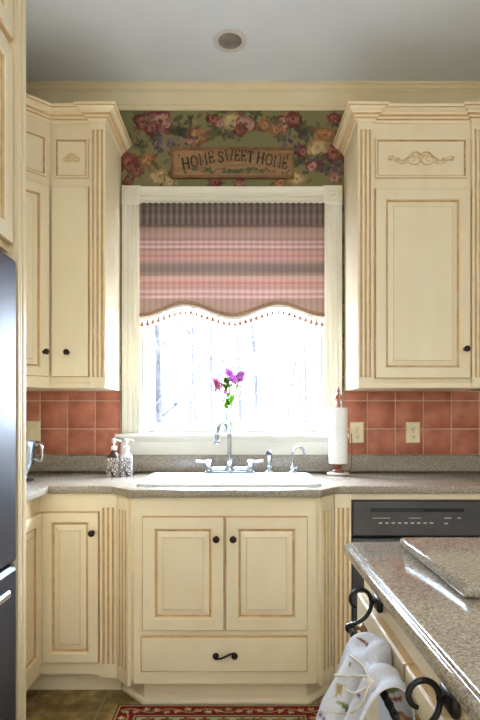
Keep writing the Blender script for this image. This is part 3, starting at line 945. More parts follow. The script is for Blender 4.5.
# ------------------------------------------------------------------ tile backsplashes
def tiles(x0, x1, z0, z1, gx, gz, label):
    t = empty('tile_backsplash', ((x0+x1)/2, 0, z0)); tag(t, label, 'backsplash')
    cx = (x0+x1)/2
    MB().box(x0-cx, x1-cx, -.006, -.0015, 0, z1-z0).build('grout', M['grout'], t)
    mb = MB()
    xs = [x0]+[g for g in gx if x0 < g < x1]+[x1]; zs = [z0]+[g for g in gz if z0 < g < z1]+[z1]
    for a, b in zip(xs, xs[1:]):
        for c_, d_ in zip(zs, zs[1:]):
            g = .0030; dy = random.uniform(-.0008, .0008)
            if b-a < .01 or d_-c_ < .01: continue
            mb.rings(a+g-cx, b-g-cx, c_+g-z0, d_-g-z0, [(0, -.0078+dy, 0), (.0025, -.0095+dy, 0)], back=-.0055, back_face=False)
    mb.build('tiles', M['tile'], t, angle=60)
s29 = 2.89/F
gz = [1.142, 1.292]
tiles(XL+.003, -.640, CT+.09, UZ0-.001, [(px-240)*s29 for px in (-16, 12, 40, 67.5, 95)], gz, 'terracotta tile backsplash left of the window, between counter and wall cabinet')
tiles(.552, 1.55, CT+.09, UZ0-.001, [(px-240)*s29 for px in (367.5, 395.5, 423.5, 451.5, 479.5, 507.5)], gz, 'terracotta tile backsplash right of the window, with two outlets on it')

# ------------------------------------------------------------------ outlets
def outlet(px0, px1, py0, py1, label, name='wall_outlet', switch=False):
    d_ = 2.886/F
    x0, x1 = (px0-240)*d_, (px1-240)*d_; z1, z0 = CAM_Z+(416-py0)*d_, CAM_Z+(416-py1)*d_
    t = empty(name, ((x0+x1)/2, -.011, (z0+z1)/2)); tag(t, label, 'light switch' if switch else 'outlet', None if switch else 'outlets on the right backsplash')
    w2, h2 = (x1-x0)/2, (z1-z0)/2
    MB().rings(-w2, w2, -h2, h2, [(0, -.003, 0), (.004, -.006, 0)], back=.0008).build('cover_plate', M['plate'], t)
    if switch:
        MB().box(-.006, .006, -.008, -.005, -.013, .013).build('toggle_slot', M['plate'], t)
        MB().box(-.0045, .0045, -.018, -.007, 0.0, .010).build('toggle', M['plate'], t)
    else:
        for s_ in (-1, 1):
            r = MB().lathe([(.0165, .005), (.0165, .0072), (.015, .008), (0, .008)], (0, 0, s_*.021), '-y', 20).build('receptacle', M['plate'], t)
            MB().box(-.0075, -.0050, -.0086, -.0075, s_*.021-.004, s_*.021+.006).box(.0050, .0075, -.0086, -.0075, s_*.021-.003, s_*.021+.006).lathe([(.0026, .0075), (.0026, .0086)], (0, 0, s_*.021-.009), '-y', 10).build('slots', M['slot'], r)
    MB().lathe([(.003, .005), (.003, .007), (0, .0075)], (0, 0, 0 if not switch else .030), '-y', 10).build('screw', M['brushed'], t)
outlet(350, 364, 422, 443, 'ivory wall outlet on terracotta tiles just right of the paper towel roll')
outlet(406, 420, 422, 443, 'ivory wall outlet on terracotta tiles under the wide right wall cabinet')
outlet(27, 40.5, 421, 441, 'beige wall plate on the tiles behind the chrome pitcher', 'light_switch', True)

# ================================================================== SINK
sink = empty('kitchen_sink', ((SK[0]+SK[1])/2, (SK[2]+SK[3])/2, CT))
tag(sink, 'white double bowl drop-in sink in the counter below the window', 'sink')
sxc, syc = (SK[0]+SK[1])/2, (SK[2]+SK[3])/2
def rrect(x0, x1, y0, y1, r, n=5):
    P = []
    for cx, cy, a0 in ((x1-r, y0+r, -PI/2), (x1-r, y1-r, 0), (x0+r, y1-r, PI/2), (x0+r, y0+r, PI)):
        for k in range(n+1):
            a = a0+PI/2*k/n; P.append((cx+r*math.cos(a), cy+r*math.sin(a)))
    return P
def sink_mesh():
    bm = bmesh.new()
    x0, x1, y0, y1 = SK[0]-sxc, SK[1]-sxc, SK[2]-syc, SK[3]-syc
    outer = [( .000, .0008), (.000, .008), (.004, .013), (.010, .015)]
    loops = [[bm.verts.new((x, y, z)) for x, y in rrect(x0+i, x1-i, y0+i, y1-i, .05-i)] for i, z in outer]
    n = len(loops[0])
    for A, B in zip(loops, loops[1:]):
        for k in range(n): bm.faces.new((A[k], A[(k+1)%n], B[(k+1)%n], B[k]))
    edges = [bm.edges.get((loops[-1][k], loops[-1][(k+1)%n])) for k in range(n)]
    for bx0, bx1 in ((x0+.035, -.012), (.012, x1-.035)):
        by0, by1 = y0+.035, y1-.085
        prof = [(0, .015), (.004, .012), (.007, 0), (.012, -.08), (.03, -.165), (.06, -.172)]
        lp = [[bm.verts.new((x, y, z)) for x, y in rrect(bx0+i, bx1-i, by0+i, by1-i, max(.06-i*.5, .02))] for i, z in prof]
        m_ = len(lp[0])
        for A, B in zip(lp, lp[1:]):
            for k in range(m_): bm.faces.new((A[k], A[(k+1)%m_], B[(k+1)%m_], B[k]))
        bm.faces.new(lp[-1])
        edges += [bm.edges.get((lp[0][k], lp[0][(k+1)%m_])) for k in range(m_)]
    bmesh.ops.triangle_fill(bm, use_beauty=True, edges=edges)
    bmesh.ops.recalc_face_normals(bm, faces=bm.faces)
    me = bpy.data.meshes.new('basin'); bm.to_mesh(me); bm.free()
    me.materials.append(M['porcelain'])
    me.polygons.foreach_set('use_smooth', [True]*len(me.polygons)); me.set_sharp_from_angle(angle=math.radians(35))
    o = bpy.data.objects.new('basin', me); COL.objects.link(o); o.parent = sink
sink_mesh()
for cx in ((SK[0]+.035-sxc-.012)/2, (SK[1]-.035-sxc+.012)/2):
    MB().lathe([(.042, 0), (.042, .003), (.034, .003), (.030, .001), (0, .001)], (cx, -.025, -.172), 'z', 20).build('drain', M['steel'], sink, angle=40)

# faucet on the sink's back ledge
FZ = CT+.0155
fx, fy = -.052, -.222
fa = empty('faucet', (fx, fy, FZ))
tag(fa, 'chrome bridge faucet with tall curved spout and two lever handles behind the sink', 'faucet')
mb = MB(); mb.prism([(-.125, -.022), (.125, -.022), (.125, .022), (-.125, .022)], 0, .010)
mb.tube([(-.103, 0, .018), (.103, 0, .018)], .011, 12)
mb.build('deck_plate', M['steel'], fa, bevel=.006)
mb = MB(); mb.lathe([(.026, .010), (.026, .02), (.019, .030), (.016, .05), (.019, .056), (.017, .064), (.013, .075)], (0, 0, 0), 'z', 20)
ang = math.radians(-118)     # spout swings over the left bowl, towards the room
dx, dy = math.cos(ang), math.sin(ang)
pp = [(0, 0, .06), (0, 0, .13), (0, 0, .185)]
R_ = .062
for k in range(1, 13):
    a = PI*k/12*1.05
    pp.append((dx*R_*(1-math.cos(a)), dy*R_*(1-math.cos(a)), .185+R_*math.sin(a)))
pp.append((pp[-1][0], pp[-1][1], pp[-1][2]-.022))
mb.tube(spline(pp, 3), .0105, 12)
sp = mb.build('spout', M['steel'], fa, angle=50)
e_ = pp[-1]
MB().lathe([(.012, 0), (.0135, .004), (.0135, .016), (.011, .020)], (e_[0], e_[1], e_[2]-.006), 'z', 14).build('aerator', M['steel'], sp)
for sg in (-1, 1):
    mb = MB(); mb.lathe([(.022, .010), (.021, .020), (.015, .026), (.015, .040), (.018, .046), (.018, .058), (.010, .064), (0, .066)], (sg*.103, 0, 0), 'z', 18)
    h = mb.build('handle', M['steel'], fa, angle=50)
    MB().tube(spline([(sg*.110, 0, .052), (sg*.130, -.004, .056), (sg*.166, -.012, .060)], 4), [.006]*4+[.0062]*4+[.0072], 10).build('lever', M['porcelain'], h, angle=50)
# side sprayer
spx = empty('side_sprayer', (.145, fy, FZ)); tag(spx, 'chrome side sprayer standing right of the curved faucet', 'sprayer')
MB().lathe([(.022, 0), (.022, .006), (.016, .012), (.014, .03), (.016, .034)], (0, 0, 0), 'z', 18).build('base', M['steel'], spx)
mb = MB().lathe([(.0135, .034), (.011, .05), (.012, .075), (.016, .088), (.015, .10), (.009, .108), (0, .11)], (0, 0, 0), 'z', 18)
mb.tube([(0, 0, .094), (-.006, -.024, .098)], [.011, .013], 12)
mb.build('spray_head', M['steel'], spx, angle=50)
MB().tube([(0, .012, .08), (0, .022, .07), (0, .020, .052)], .004, 8).build('trigger', M['slot'], spx)
# filtered-water tap
ft = empty('filter_tap', (.262, fy, FZ)); tag(ft, 'small chrome hooked water tap at the right end of the sink ledge', 'tap')
MB().lathe([(.020, 0), (.020, .005), (.012, .010), (.010, .022), (.012, .026), (.008, .032)], (0, 0, 0), 'z', 18).build('base', M['steel'], ft)
pp = [(0, 0, .03), (0, 0, .075), (0, 0, .096)]
ang = math.radians(-40); dx, dy = math.cos(ang), math.sin(ang)
for k in range(1, 11):
    a = PI*k/10
    pp.append((dx*.034*(1-math.cos(a)), dy*.034*(1-math.cos(a)), .096+.034*math.sin(a)))
pp.append((pp[-1][0], pp[-1][1], .082))
MB().tube(spline(pp, 3), .0058, 10).build('spout', M['steel'], ft, angle=60)
MB().tube([(0, 0, .022), (.022, -.01, .026)], [.004, .005], 8).build('lever', M['steel'], ft)

# ------------------------------------------------------------------ paper towel holder and roll
px_, py_ = .4935, -.185
ph = empty('paper_towel_holder', (px_, py_, CT)); tag(ph, 'reddish turned wood paper towel holder on counter at the window\'s right edge', 'paper towel holder')
MB().lathe([(.052, .0005), (.056, .004), (.056, .010), (.050, .014), (.020, .016)], seg=28).build('foot', M['foot'], ph, angle=40)
MB().lathe([(.030, .0145), (.034, .020), (.030, .026), (.014, .030), (.013, .036), (.020, .042), (.022, .048), (.033, .052), (.034, .057), (.016, .0575)], seg=24).build('base', M['redwood'], ph, angle=40)
MB().lathe([(.011, .057), (.011, .345), (.014, .350)], seg=16).build('post', M['redwood'], ph)
MB().lathe([(.014, .350), (.016, .356), (.009, .362), (.009, .370), (.017, .380), (.020, .392), (.017, .402), (.009, .410), (.007, .418), (.010, .424), (.006, .440), (0, .452)], seg=20).build('finial', M['redwood'], ph, angle=40)
mb = MB().tube([(.052, -.003, .010), (.066, -.003, .045), (.068, -.003, .16), (.066, -.003, .21)], .0028, 8)
mb.build('side_arm', M['redwood'], ph)
pr = MB().lathe([(.0195, 0), (.0455, 0), (.0465, .003), (.0465, .277), (.0455, .28), (.0195, .28), (.0195, 0)], seg=40).build('paper_towel_roll', M['paper'], angle=40)
pr.location = (px_, py_, CT+.0585); tag(pr, 'white paper towel roll standing on its holder, right of the window', 'paper towels')

# ------------------------------------------------------------------ soap pumps
def soap(x, y, s, label, bodymat, capmat, rz):
    t = empty('soap_bottle', (x, y, CT+.0005), rz); tag(t, label, 'soap bottle', 'pair of soap bottles')
    def sq(hw, z, r): return [(a, b, z) for a, b in rrect(-hw, hw, -hw, hw, r, 4)]
    mb = MB(); prof = [(.027, 0, .008), (.030, .003, .010), (.031, .05, .010), (.030, .092, .012), (.024, .104, .014), (.015, .113, .0135), (.0125, .118, .0120), (.0125, .130, .0120)]
    rows = []
    for hw, z, r in prof:
        i = len(mb.v); mb.v += sq(hw, z, min(r, hw*.97)); rows.append(list(range(i, len(mb.v))))
    for k, (A, B) in enumerate(zip(rows, rows[1:])):
        n = len(A)
        for q in range(n): mb.face((A[q], A[(q+1)%n], B[(q+1)%n], B[q]), 0 if k < 3 else 1)
    mb.face(rows[0][::-1]); mb.face(rows[-1], 1)
    mb.build('bottle', [bodymat, capmat], t, angle=40)
    p = MB().lathe([(.0145, .128), (.0145, .144), (.010, .148), (.0045, .150), (.0045, .166)], seg=18)
    p.build('collar', M['pump'], t, angle=40)
    p = MB().lathe([(.009, .164), (.011, .168), (.011, .180), (.008, .184), (0, .1845)], seg=18)
    p.tube([(0, 0, .177), (.024, -.003, .177), (.038, -.005, .172)], [.0055, .0050, .0042], 10)
    p.build('pump', M['pump'], t, angle=50)
soap(-.623, -.232, 1, 'dark soap pump bottle with white damask panel, left of the pair by the sill', M['damask_a'], M['dark_soap'], -.15)
soap(-.566, -.212, 1, 'white damask soap pump bottle, right of the pair by the sill', M['damask_b'], M['pump'], .1)

# ------------------------------------------------------------------ chrome pitcher in the corner
kt = empty('pitcher', (-1.010, -.41, CT+.0005)); tag(kt, 'shiny chrome pitcher with loop handle on a dark base, in the counter corner', 'pitcher')
MB().lathe([(.060, 0), (.062, .004), (.060, .014), (.045, .018)], seg=28).build('base', M['black'], kt, angle=40)
MB().lathe([(.045, .018), (.032, .024), (.030, .034), (.038, .046), (.052, .075), (.064, .120), (.070, .165), (.072, .180), (.069, .181), (.066, .165), (.058, .115), (.03, .05), (0, .045)], seg=32).build('body', M['steel'], kt, angle=50)
MB().tube(spline([(.066, 0, .160), (.085, -.002, .168), (.098, -.003, .155), (.100, -.003, .110), (.090, -.002, .088), (.062, 0, .098)], 6), .0052, 10).build('handle', M['steel'], kt, angle=60)

# ------------------------------------------------------------------ vase and flowers on the sill
vx, vy = -.060, -.022
vs = empty('flower_vase', (vx, vy, STOOL+.0005)); tag(vs, 'small clear glass vase of flowers on the window sill', 'vase')
MB().lathe([(.026, 0), (.029, .004), (.027, .05), (.024, .09), (.029, .128), (.027, .128), (.022, .09), (.0245, .05), (.024, .006), (0, .006)], seg=28).build('glass_body', M['vase_glass'], vs, angle=50)
def flower(tip, kind, label, lean, npet, spread):
    t = empty('cut_flower', (vx+lean[0]*.008, vy+lean[1]*.006, STOOL+.010)); tag(t, label, 'flower', 'cut flowers in the sill vase')
    base = Vector((0, 0, 0)); tipv = Vector(tip)
    pts = spline([base, Vector((tipv.x*.12, tipv.y*.15, tipv.z*.5)), tipv], 8)
    MB().tube(pts, [.003]*len(pts), 6).build('stem', M['stem'], t)
    mb = MB()
    for k in range(npet):
        u = random.random(); c_ = pts[int(len(pts)*(.74+.25*u))]+Vector((random.uniform(-1,1), random.uniform(-.7,.7), random.uniform(-.4,.8)))*spread*(1.15-u*.7)
        mb.ball(c_, random.uniform(.008, .014), random.uniform(.004, .007), random.uniform(.007, .013), 0, 7, 5, Matrix.Rotation(random.uniform(0, 6), 3, random.choice('XYZ')))
    mb.build('blossom', M[kind], t, angle=80)
    mb = MB()
    for k in range(6):
        c_ = pts[int(len(pts)*(.42+.08*k))]; sg = 1 if k % 2 else -1
        q = [c_, c_+Vector((sg*.010, -.004, .018)), c_+Vector((sg*.016, -.006, .040))]
        mb.tube(spline(q, 4), [.0015, .003, .005, .0065, .007, .006, .0045, .003, .0008], 6)
    mb.build('leaves', M['leaf'], t, angle=80)
flower((-.060, -.012, .268), 'petal2', 'pink flower leaning left in the glass vase', (-1, 0), 40, .024)
flower((.004, 0, .322), 'petal', 'tallest mauve flower, upright in the middle of the vase', (0, 1), 40, .026)
flower((.058, -.005, .308), 'petal', 'full mauve flower leaning right in the glass vase', (1, 0), 60, .034)
flower((-.014, -.015, .272), 'leaf', 'yellow green bud sprig between the mauve flowers', (0, -1), 20, .018)

# ================================================================== ROMAN SHADE
SHX0, SHX1, SHZ1 = -.538, .452, 2.342
shx = (SHX0+SHX1)/2
rs = empty('roman_shade', (shx, -.036, SHZ1)); tag(rs, 'striped pink and brown roman shade with scalloped fringed hem in the window', 'window shade')
s28 = 2.862/F
SHX0, SHX1 = (139.5-240)*s28, (324.5-240)*s28
SHZ1 = CAM_Z+(416-203)*s28; rs.location = ((SHX0+SHX1)/2, -.038, SHZ1); shx = (SHX0+SHX1)/2
def hem(u):          # distance of the hem below the shade top
    yy = 307.5+6.0*math.cos(u*4*PI)-.0
    return (yy+1.5-203)*s28
nx, nz = 220, 280
img = np.zeros((nz, nx, 3))
stripes = [(203,L(92,74,74)),(208,L(120,98,96)),(212,L(86,68,70)),(216,L(126,102,100)),(221,L(96,74,76)),(224,L(120,84,84)),(226,L(88,58,60)),(229,L(176,130,120)),(236,L(184,140,128)),
           (240,L(150,108,104)),(242,L(222,176,172)),(244,L(150,104,104)),(247,L(226,178,174)),(249,L(170,122,116)),(253,L(190,144,130)),(256,L(190,96,98)),(258,L(200,146,140)),(262,L(170,132,122)),(265,L(128,104,104)),(271,L(122,100,100)),
           (274,L(164,130,118)),(278,L(190,146,130)),(281,L(200,150,140)),(283,L(192,92,94)),(285,L(196,144,136)),(288,L(172,128,120)),(292,L(224,178,174)),(294,L(160,116,112)),(297,L(224,178,174)),(299,L(168,126,118)),(306,L(180,138,126)),(330,L(170,126,116))]
sy_ = [s_[0] for s_ in stripes]; scol = np.array([s_[1][:3] for s_ in stripes])
for j in range(nz):
    for i in range(nx):
        u = i/(nx-1); v = 1-j/(nz-1)
        py = 203+v*hem(u)/s28
        c_ = np.array([np.interp(py, sy_, scol[:, k]) for k in range(3)])
        c_ = c_*.50+.24*np.array(L(196, 178, 158)[:3])+.26*float(c_.mean())*np.array([1.0, 1.0, .97])
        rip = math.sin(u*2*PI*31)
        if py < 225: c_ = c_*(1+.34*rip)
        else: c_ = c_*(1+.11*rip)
        img[j, i] = c_
def shade_pt(u, v):
    t = 1-v; z = -t*hem(u)
    y = .006*math.sin(u*2*PI*31)*max(0, 1-t*3.2)+.004*math.sin(u*9+2*t)*t
    for f0 in (.22, .46, .70):
        y -= .005*math.exp(-((t*hem(u)/(104.5*s28)-f0)/.02)**2)
    return (SHX0+u*(SHX1-SHX0)-shx, y, z)
fabric = grid_mesh('fabric', nx, nz, shade_pt, img, M['shade'], rs)
sm = fabric.modifiers.new('cloth', 'SOLIDIFY'); sm.thickness = .0015
MB().box(SHX0-shx, SHX1-shx, .012, .034, -.035, 0).build('headrail', M['sash'], rs)
mb = MB(); N = 90
for off, th in ((0.0, .010),):
    pts = []
    for k in range(N+1):
        u = k/N; p = shade_pt(u, 0); pts.append((p[0], p[1]-.003, p[2]))
    i = len(mb.v)
    for p in pts: mb.v += [(p[0], p[1]-.003, p[2]+.010), (p[0], p[1]-.005, p[2]), (p[0], p[1]-.003, p[2]-.010), (p[0], p[1]+.0035, p[2]-.010), (p[0], p[1]+.0035, p[2]+.010)]
    for k in range(N):
        for q in range(5): mb.face((i+k*5+q, i+k*5+(q+1)%5, i+(k+1)*5+(q+1)%5, i+(k+1)*5+q))
mb.build('braid', M['braid'], rs, angle=50)
mb = MB()
i = len(mb.v)
for p in pts: mb.v += [(p[0], p[1]-.001, p[2]-.009), (p[0], p[1]-.0015, p[2]-.024), (p[0], p[1]+.0015, p[2]-.024), (p[0], p[1]+.002, p[2]-.009)]
for k in range(N):
    for q in range(4): mb.face((i+k*4+q, i+k*4+(q+1)%4, i+(k+1)*4+(q+1)%4, i+(k+1)*4+q))
mb.build('fringe_heading', M['fringe'], rs, angle=50)
NT = 34
tp = [(0, -.024), (.0035, -.024), (.003, -.028), (.0055, -.030), (.0055, -.034), (.003, -.036), (.0045, -.040), (.0095, -.054), (.0085, -.060), (0, -.060)]
tm = [1, 1, 1, 1, 1, 0, 0, 0, 0]
t0 = None
for k in range(NT):
    u = (k+.5)/NT; p = shade_pt(u, 0)
    if t0 is None:
        t0 = MB().lathe(tp[::-1], seg=10, mats=tm[::-1]).build('tassel', [M['tassel'], M['fringe']], rs, angle=50); o = t0
    else:
        o = t0.copy(); COL.objects.link(o); o.parent = rs
    o.location = (p[0], p[1]-.003, p[2])

# ================================================================== WOODEN SIGN
s287 = 2.882/F
sgx0, sgx1 = (171-240)*s287, (294-240)*s287; sgz1, sgz0 = CAM_Z+(416-147)*s287, CAM_Z+(416-178)*s287
sg_ = empty('wall_sign', ((sgx0+sgx1)/2, 0, (sgz0+sgz1)/2)); tag(sg_, 'wooden HOME SWEET HOME sign on the floral wallpaper above the window', 'sign')
sw, sh = (sgx1-sgx0)/2, (sgz1-sgz0)/2
MB().box(-sw+.006, sw-.006, -.014, -.002, -sh+.006, sh-.006).build('board', M['signwood'], sg_)
fm = MB(); f_ = .013
for a in ((-sw, sw, sh-f_, sh), (-sw, sw, -sh, -sh+f_), (-sw, -sw+f_, -sh+f_, sh-f_), (sw-f_, sw, -sh+f_, sh-f_)):
    fm.box(a[0], a[1], -.024, -.002, a[2], a[3])
fm.build('frame', M['signframe'], sg_, bevel=.003)
GLY = {  # strokes on a 1 x 1 box with serif ends
 'H': [[(0.12,0),(0.12,1)],[(0.88,0),(0.88,1)],[(0.12,.5),(0.88,.5)],[(0,0),(.24,0)],[(0,1),(.24,1)],[(.76,0),(1,0)],[(.76,1),(1,1)]],
 'O': [[(.5+.48*math.cos(2*PI*k/16), .5+.5*math.sin(2*PI*k/16)) for k in range(17)]],
 'M': [[(0.10,0),(0.12,1),(.5,.25),(.88,1),(.90,0)],[(0,0),(.22,0)],[(.78,0),(1,0)],[(0,1),(.14,1)],[(.86,1),(1,1)]],
 'E': [[(.9,.2),(.88,0),(.12,0),(.12,1),(.86,1),(.88,.8)],[(.12,.5),(.6,.5)],[(.6,.4),(.6,.6)],[(0,0),(.2,0)],[(0,1),(.2,1)]],
 'S': [[(.88,.78),(.80,.93),(.5,1),(.18,.92),(.12,.74),(.3,.57),(.7,.45),(.9,.28),(.82,.08),(.5,0),(.2,.06),(.10,.24)]],
 'W': [[(.05,1),(.28,0),(.5,.75),(.72,0),(.95,1)],[(-.05,1),(.16,1)],[(.84,1),(1.05,1)]],
 'T': [[(.5,0),(.5,1)],[(.04,.8),(.05,1),(.95,1),(.96,.8)],[(.34,0),(.66,0)]]}
mbt = {}
txt = [('H',-.250,.036),('O',-.205,.034),('M',-.157,.040),('E',-.112,.030),('S',-.062,.030),('W',-.018,.042),('E',.026,.028),('E',.061,.028),('T',.096,.032),('H',.150,.036),('O',.195,.034),('M',.240,.038),('E',.281,.028)]
def arch(x):
    if x < -.08: return -.004-.10*(x+.112)*-.9-.024*((x+.25)/.14)*0
    return 0
for n_, (ch, cx, wd) in enumerate(txt):
    # the outer words slope towards the ends, the middle word rides an arch
    if n_ < 4: z0, hh, tilt = -.012+(cx+.25)*.24-.020, .058, .16
    elif n_ < 9: z0, hh, tilt = .012-((cx-.017)/.08)**2*.009, .056, -(cx-.017)*.9
    else: z0, hh, tilt = .012-(cx-.150)*.22-.014, .058, -.14
    mb = MB()
    for st in GLY[ch]:
        pts_ = []
        for a, b in st:
            lx, lz = (a-.5)*wd, b*hh
            pts_.append((cx+lx*math.cos(tilt)-(lz-hh/2)*math.sin(tilt), -.0155, z0+hh/2+lx*math.sin(tilt)+(lz-hh/2)*math.cos(tilt)))
        heavy = len(st) == 2 and abs(st[0][0]-st[1][0]) < .05
        mb.tube(pts_, .0050 if heavy else .0036, 6)
    mb.build('letter', M['letter'], sg_, angle=60)
mb = MB(); random.seed(21)
for k in range(64):
    x = random.choice((-.20, -.03, .0, .03, .06, .13, .10, .18, .24, -.27, .28, -.13))+random.uniform(-.022, .022)
    z = -.042+random.uniform(-.012, .014) if abs(x) < .22 else random.choice((.04, -.05))+random.uniform(-.008, .008)
    mb.ball((x, -.0150, z), .010, .0018, .0045, 0, 7, 5, Matrix.Rotation(random.uniform(-1.5, 1.5), 3, 'Y'))
for sgn in (-1, 1):
    mb.tube(spline([(sgn*.01, -.015, -.05), (sgn*.07, -.015, -.032), (sgn*.12, -.015, -.052), (sgn*.19, -.015, -.040)], 5), .0016, 5)
mb.build('painted_vine', M['leafpaint'], sg_, angle=80)

# ================================================================== RECESSED LAMP
rl = empty('recessed_light', (LX, LY, CEIL)); tag(rl, 'round recessed ceiling light above the sink, switched off', 'ceiling light')
MB().lathe([(.053, -.001), (.079, -.003), (.080, -.0005), (.0795, -.0002)], seg=36).build('trim_ring', M['white_metal'], rl, angle=50)
MB().lathe([(.0545, -.002), (.0545, .02), (.050, .06), (.045, .085), (0, .085)], seg=32).build('reflector', M['lamp_can'], rl, angle=40)
MB().lathe([(0, .012), (.022, .014), (.034, .022), (.038, .034), (.026, .06), (.014, .082)], seg=24).build('bulb', M['lens'], rl, angle=60)

# ================================================================== REFRIGERATOR AND ITS SURROUND
FPX = -.680
oc = empty('refrigerator_surround', (FPX-.026, -2.205, 1.712), PI/2); tag(oc, 'tall cream surround at the left edge: cabinet over the refrigerator with beaded end panel', 'cabinet')
MB().box(0, .953, 0, .738, 0, CEIL-1.712-.002).build('body', CAB, oc)
for a, b in ((.02, .472), (.480, .943)):
    d = raised_door(oc, a, b, .02, .610, stile=.06); knob(d, b-.03 if a < .1 else a+.03, .06, -.019)
    raised_door(oc, a, b, .640, 1.10, stile=.06)
mb = MB(); mb.box(XL+.003, FPX, -1.250, -1.190, .001, CEIL-.002)
ep = loc(mb, oc)
ep.v = [(x, y, z) for x, y, z in ep.v]
ep = ep.build('end_panel', CAB, oc, bevel=.002)
for yy in (-1.247, -1.233, -1.209, -1.196):
    loc(MB().box(FPX-.001, FPX+.0045, yy-.004, yy+.004, .001, CEIL-.003), oc).build('bead', CAB, ep, bevel=.0035)
fr = empty('refrigerator', (FPX-.020, -2.200, 0), PI/2); tag(fr, 'dark steel refrigerator at the left edge, with a bar handle', 'refrigerator')
MB().box(.005, .935, .03, .735, .02, 1.690).build('body', M['black'], fr)
fd = MB().rings(.0, .940, .77, 1.685, [(0, -.012, 0), (.012, -.024, 0)], back=.029).build('door', M['fridge'], fr, angle=40)
fz = MB().rings(.0, .940, .05, .760, [(0, -.012, 0), (.012, -.024, 0)], back=.029).build('freezer_drawer', M['fridge'], fr, angle=40)
MB().tube(spline([(.06, -.024, .712), (.06, -.056, .715), (.10, -.062, .715), (.74, -.054, .715), (.78, -.050, .715), (.78, -.024, .712)], 4), .012, 10).build('handle', M['steel'], fz, angle=60)
MB().tube(spline([(.06, -.024, .84), (.06, -.062, .85), (.06, -.068, .88), (.06, -.068, 1.45), (.06, -.062, 1.49), (.06, -.024, 1.50)], 4), .012, 10).build('handle', M['steel'], fd, angle=60)
MB().box(.01, .93, .02, .06, .002, .048).build('kick_grille', M['black'], fr)

# ================================================================== ISLAND
IX0, IX1, IY1, IY0 = .247, 1.75, -1.612, -3.3
ic = empty('island_countertop', ((IX0+IX1)/2, (IY0+IY1)/2, CT)); tag(ic, 'speckled stone island top with a shiny stepped edge, in the right foreground', 'countertop')
outl = [(IX0, IY0), (IX1, IY0), (IX1, IY1), (IX0, IY1)]
o = slab('worktop', outl, [(.014, CT), (.011, CT-.0015), (.009, CT-.006), (.008, CT-.0075), (.004, CT-.009), (.001, CT-.012), (0, CT-.016), (0, CB+.006), (.003, CB+.001), (.007, CB)], M['stone'], None, ic, angle=50)
o.location = (-(IX0+IX1)/2, -(IY0+IY1)/2, -CT)
IFX = .288
isl = empty('island_cabinet', (IFX, IY1-.035, 0), -PI/2); tag(isl, 'cream island base cabinet under the stone top, carrying the towel bar', 'cabinet')
il = (IY1-.035)-(IY0+.03)
MB().box(0, il, 0, IX1-.04-IFX, TZ, CB-.001).build('body', CAB, isl)
MB().box(.06, il-.06, .07, IX1-.1-IFX, .001, TZ).build('toe_kick', CAB, isl)
xx = .012
for wd in (.36, .36, .36, .36):
    d = raised_door(isl, xx, xx+wd-.006, .135, .805, stile=.055)
    knob(d, xx+.055, .745, -.019, M['copper'], .9)
    xx += wd

# stone cutting slab on the island
cs = slab('cutting_board', [(.362, -2.026), (.86, -2.026), (.86, -1.676), (.362, -1.676)],
          [(.011, CT+.024), (.007, CT+.0232), (.0035, CT+.0212), (.001, CT+.018), (0, CT+.014), (0, CT+.006), (.002, CT+.002), (.005, CT+.001)], M['stone'], None, None, angle=50)
tag(cs, 'speckled stone cutting slab lying on the island top', 'cutting board')

# wrought iron towel bar on the island's side
RODX, RODZ = .224, .779
tb = empty('towel_bar', (IFX, -1.98, .82)); tag(tb, 'black wrought iron towel bar with curled brackets on the island side', 'towel bar')
def ibar(mb): mb.v = [(x-IFX, y+1.98, z-.82) for x, y, z in mb.v]; return mb
def bracket(y):
    mb = MB()
    mb.box(IFX-.014, IFX-.0015, y-.026, y+.026, .816, .846)
    br_ = ibar(mb).build('bracket', M['iron'], tb, bevel=.006)
    pts_ = [(p_[0], y, p_[1]) for p_ in ((.2375,.821),(.2290,.8265),(.2250,.840),(.2335,.8540),(.2485,.8576),(.2620,.849),(.2675,.832),(.2640,.814),(.2526,.7985),(.2343,.788),(.224,.781))]
    sp_ = spline(pts_, 5)
    mb = MB().tube(sp_, [.0034+.0010*min(1, k/12) for k in range(len(sp_))], 8)
    mb.tube([(.264, y, .832), (.277, y, .832)], .0055, 8)
    mb.ball((RODX, y, RODZ), .0105, .0115, .0105)
    ibar(mb).build('scroll', M['iron'], br_, angle=60)
Y1_, Y2_ = -2.9+1.100, -2.9+.722
bracket(Y1_); bracket(Y2_)
N = 60
ibar(MB().tube([(RODX, Y1_+(Y2_-Y1_)*k/N, RODZ) for k in range(N+1)], .0068, 4, twist=.35)).build('rod', M['iron'], tb, smooth=False)

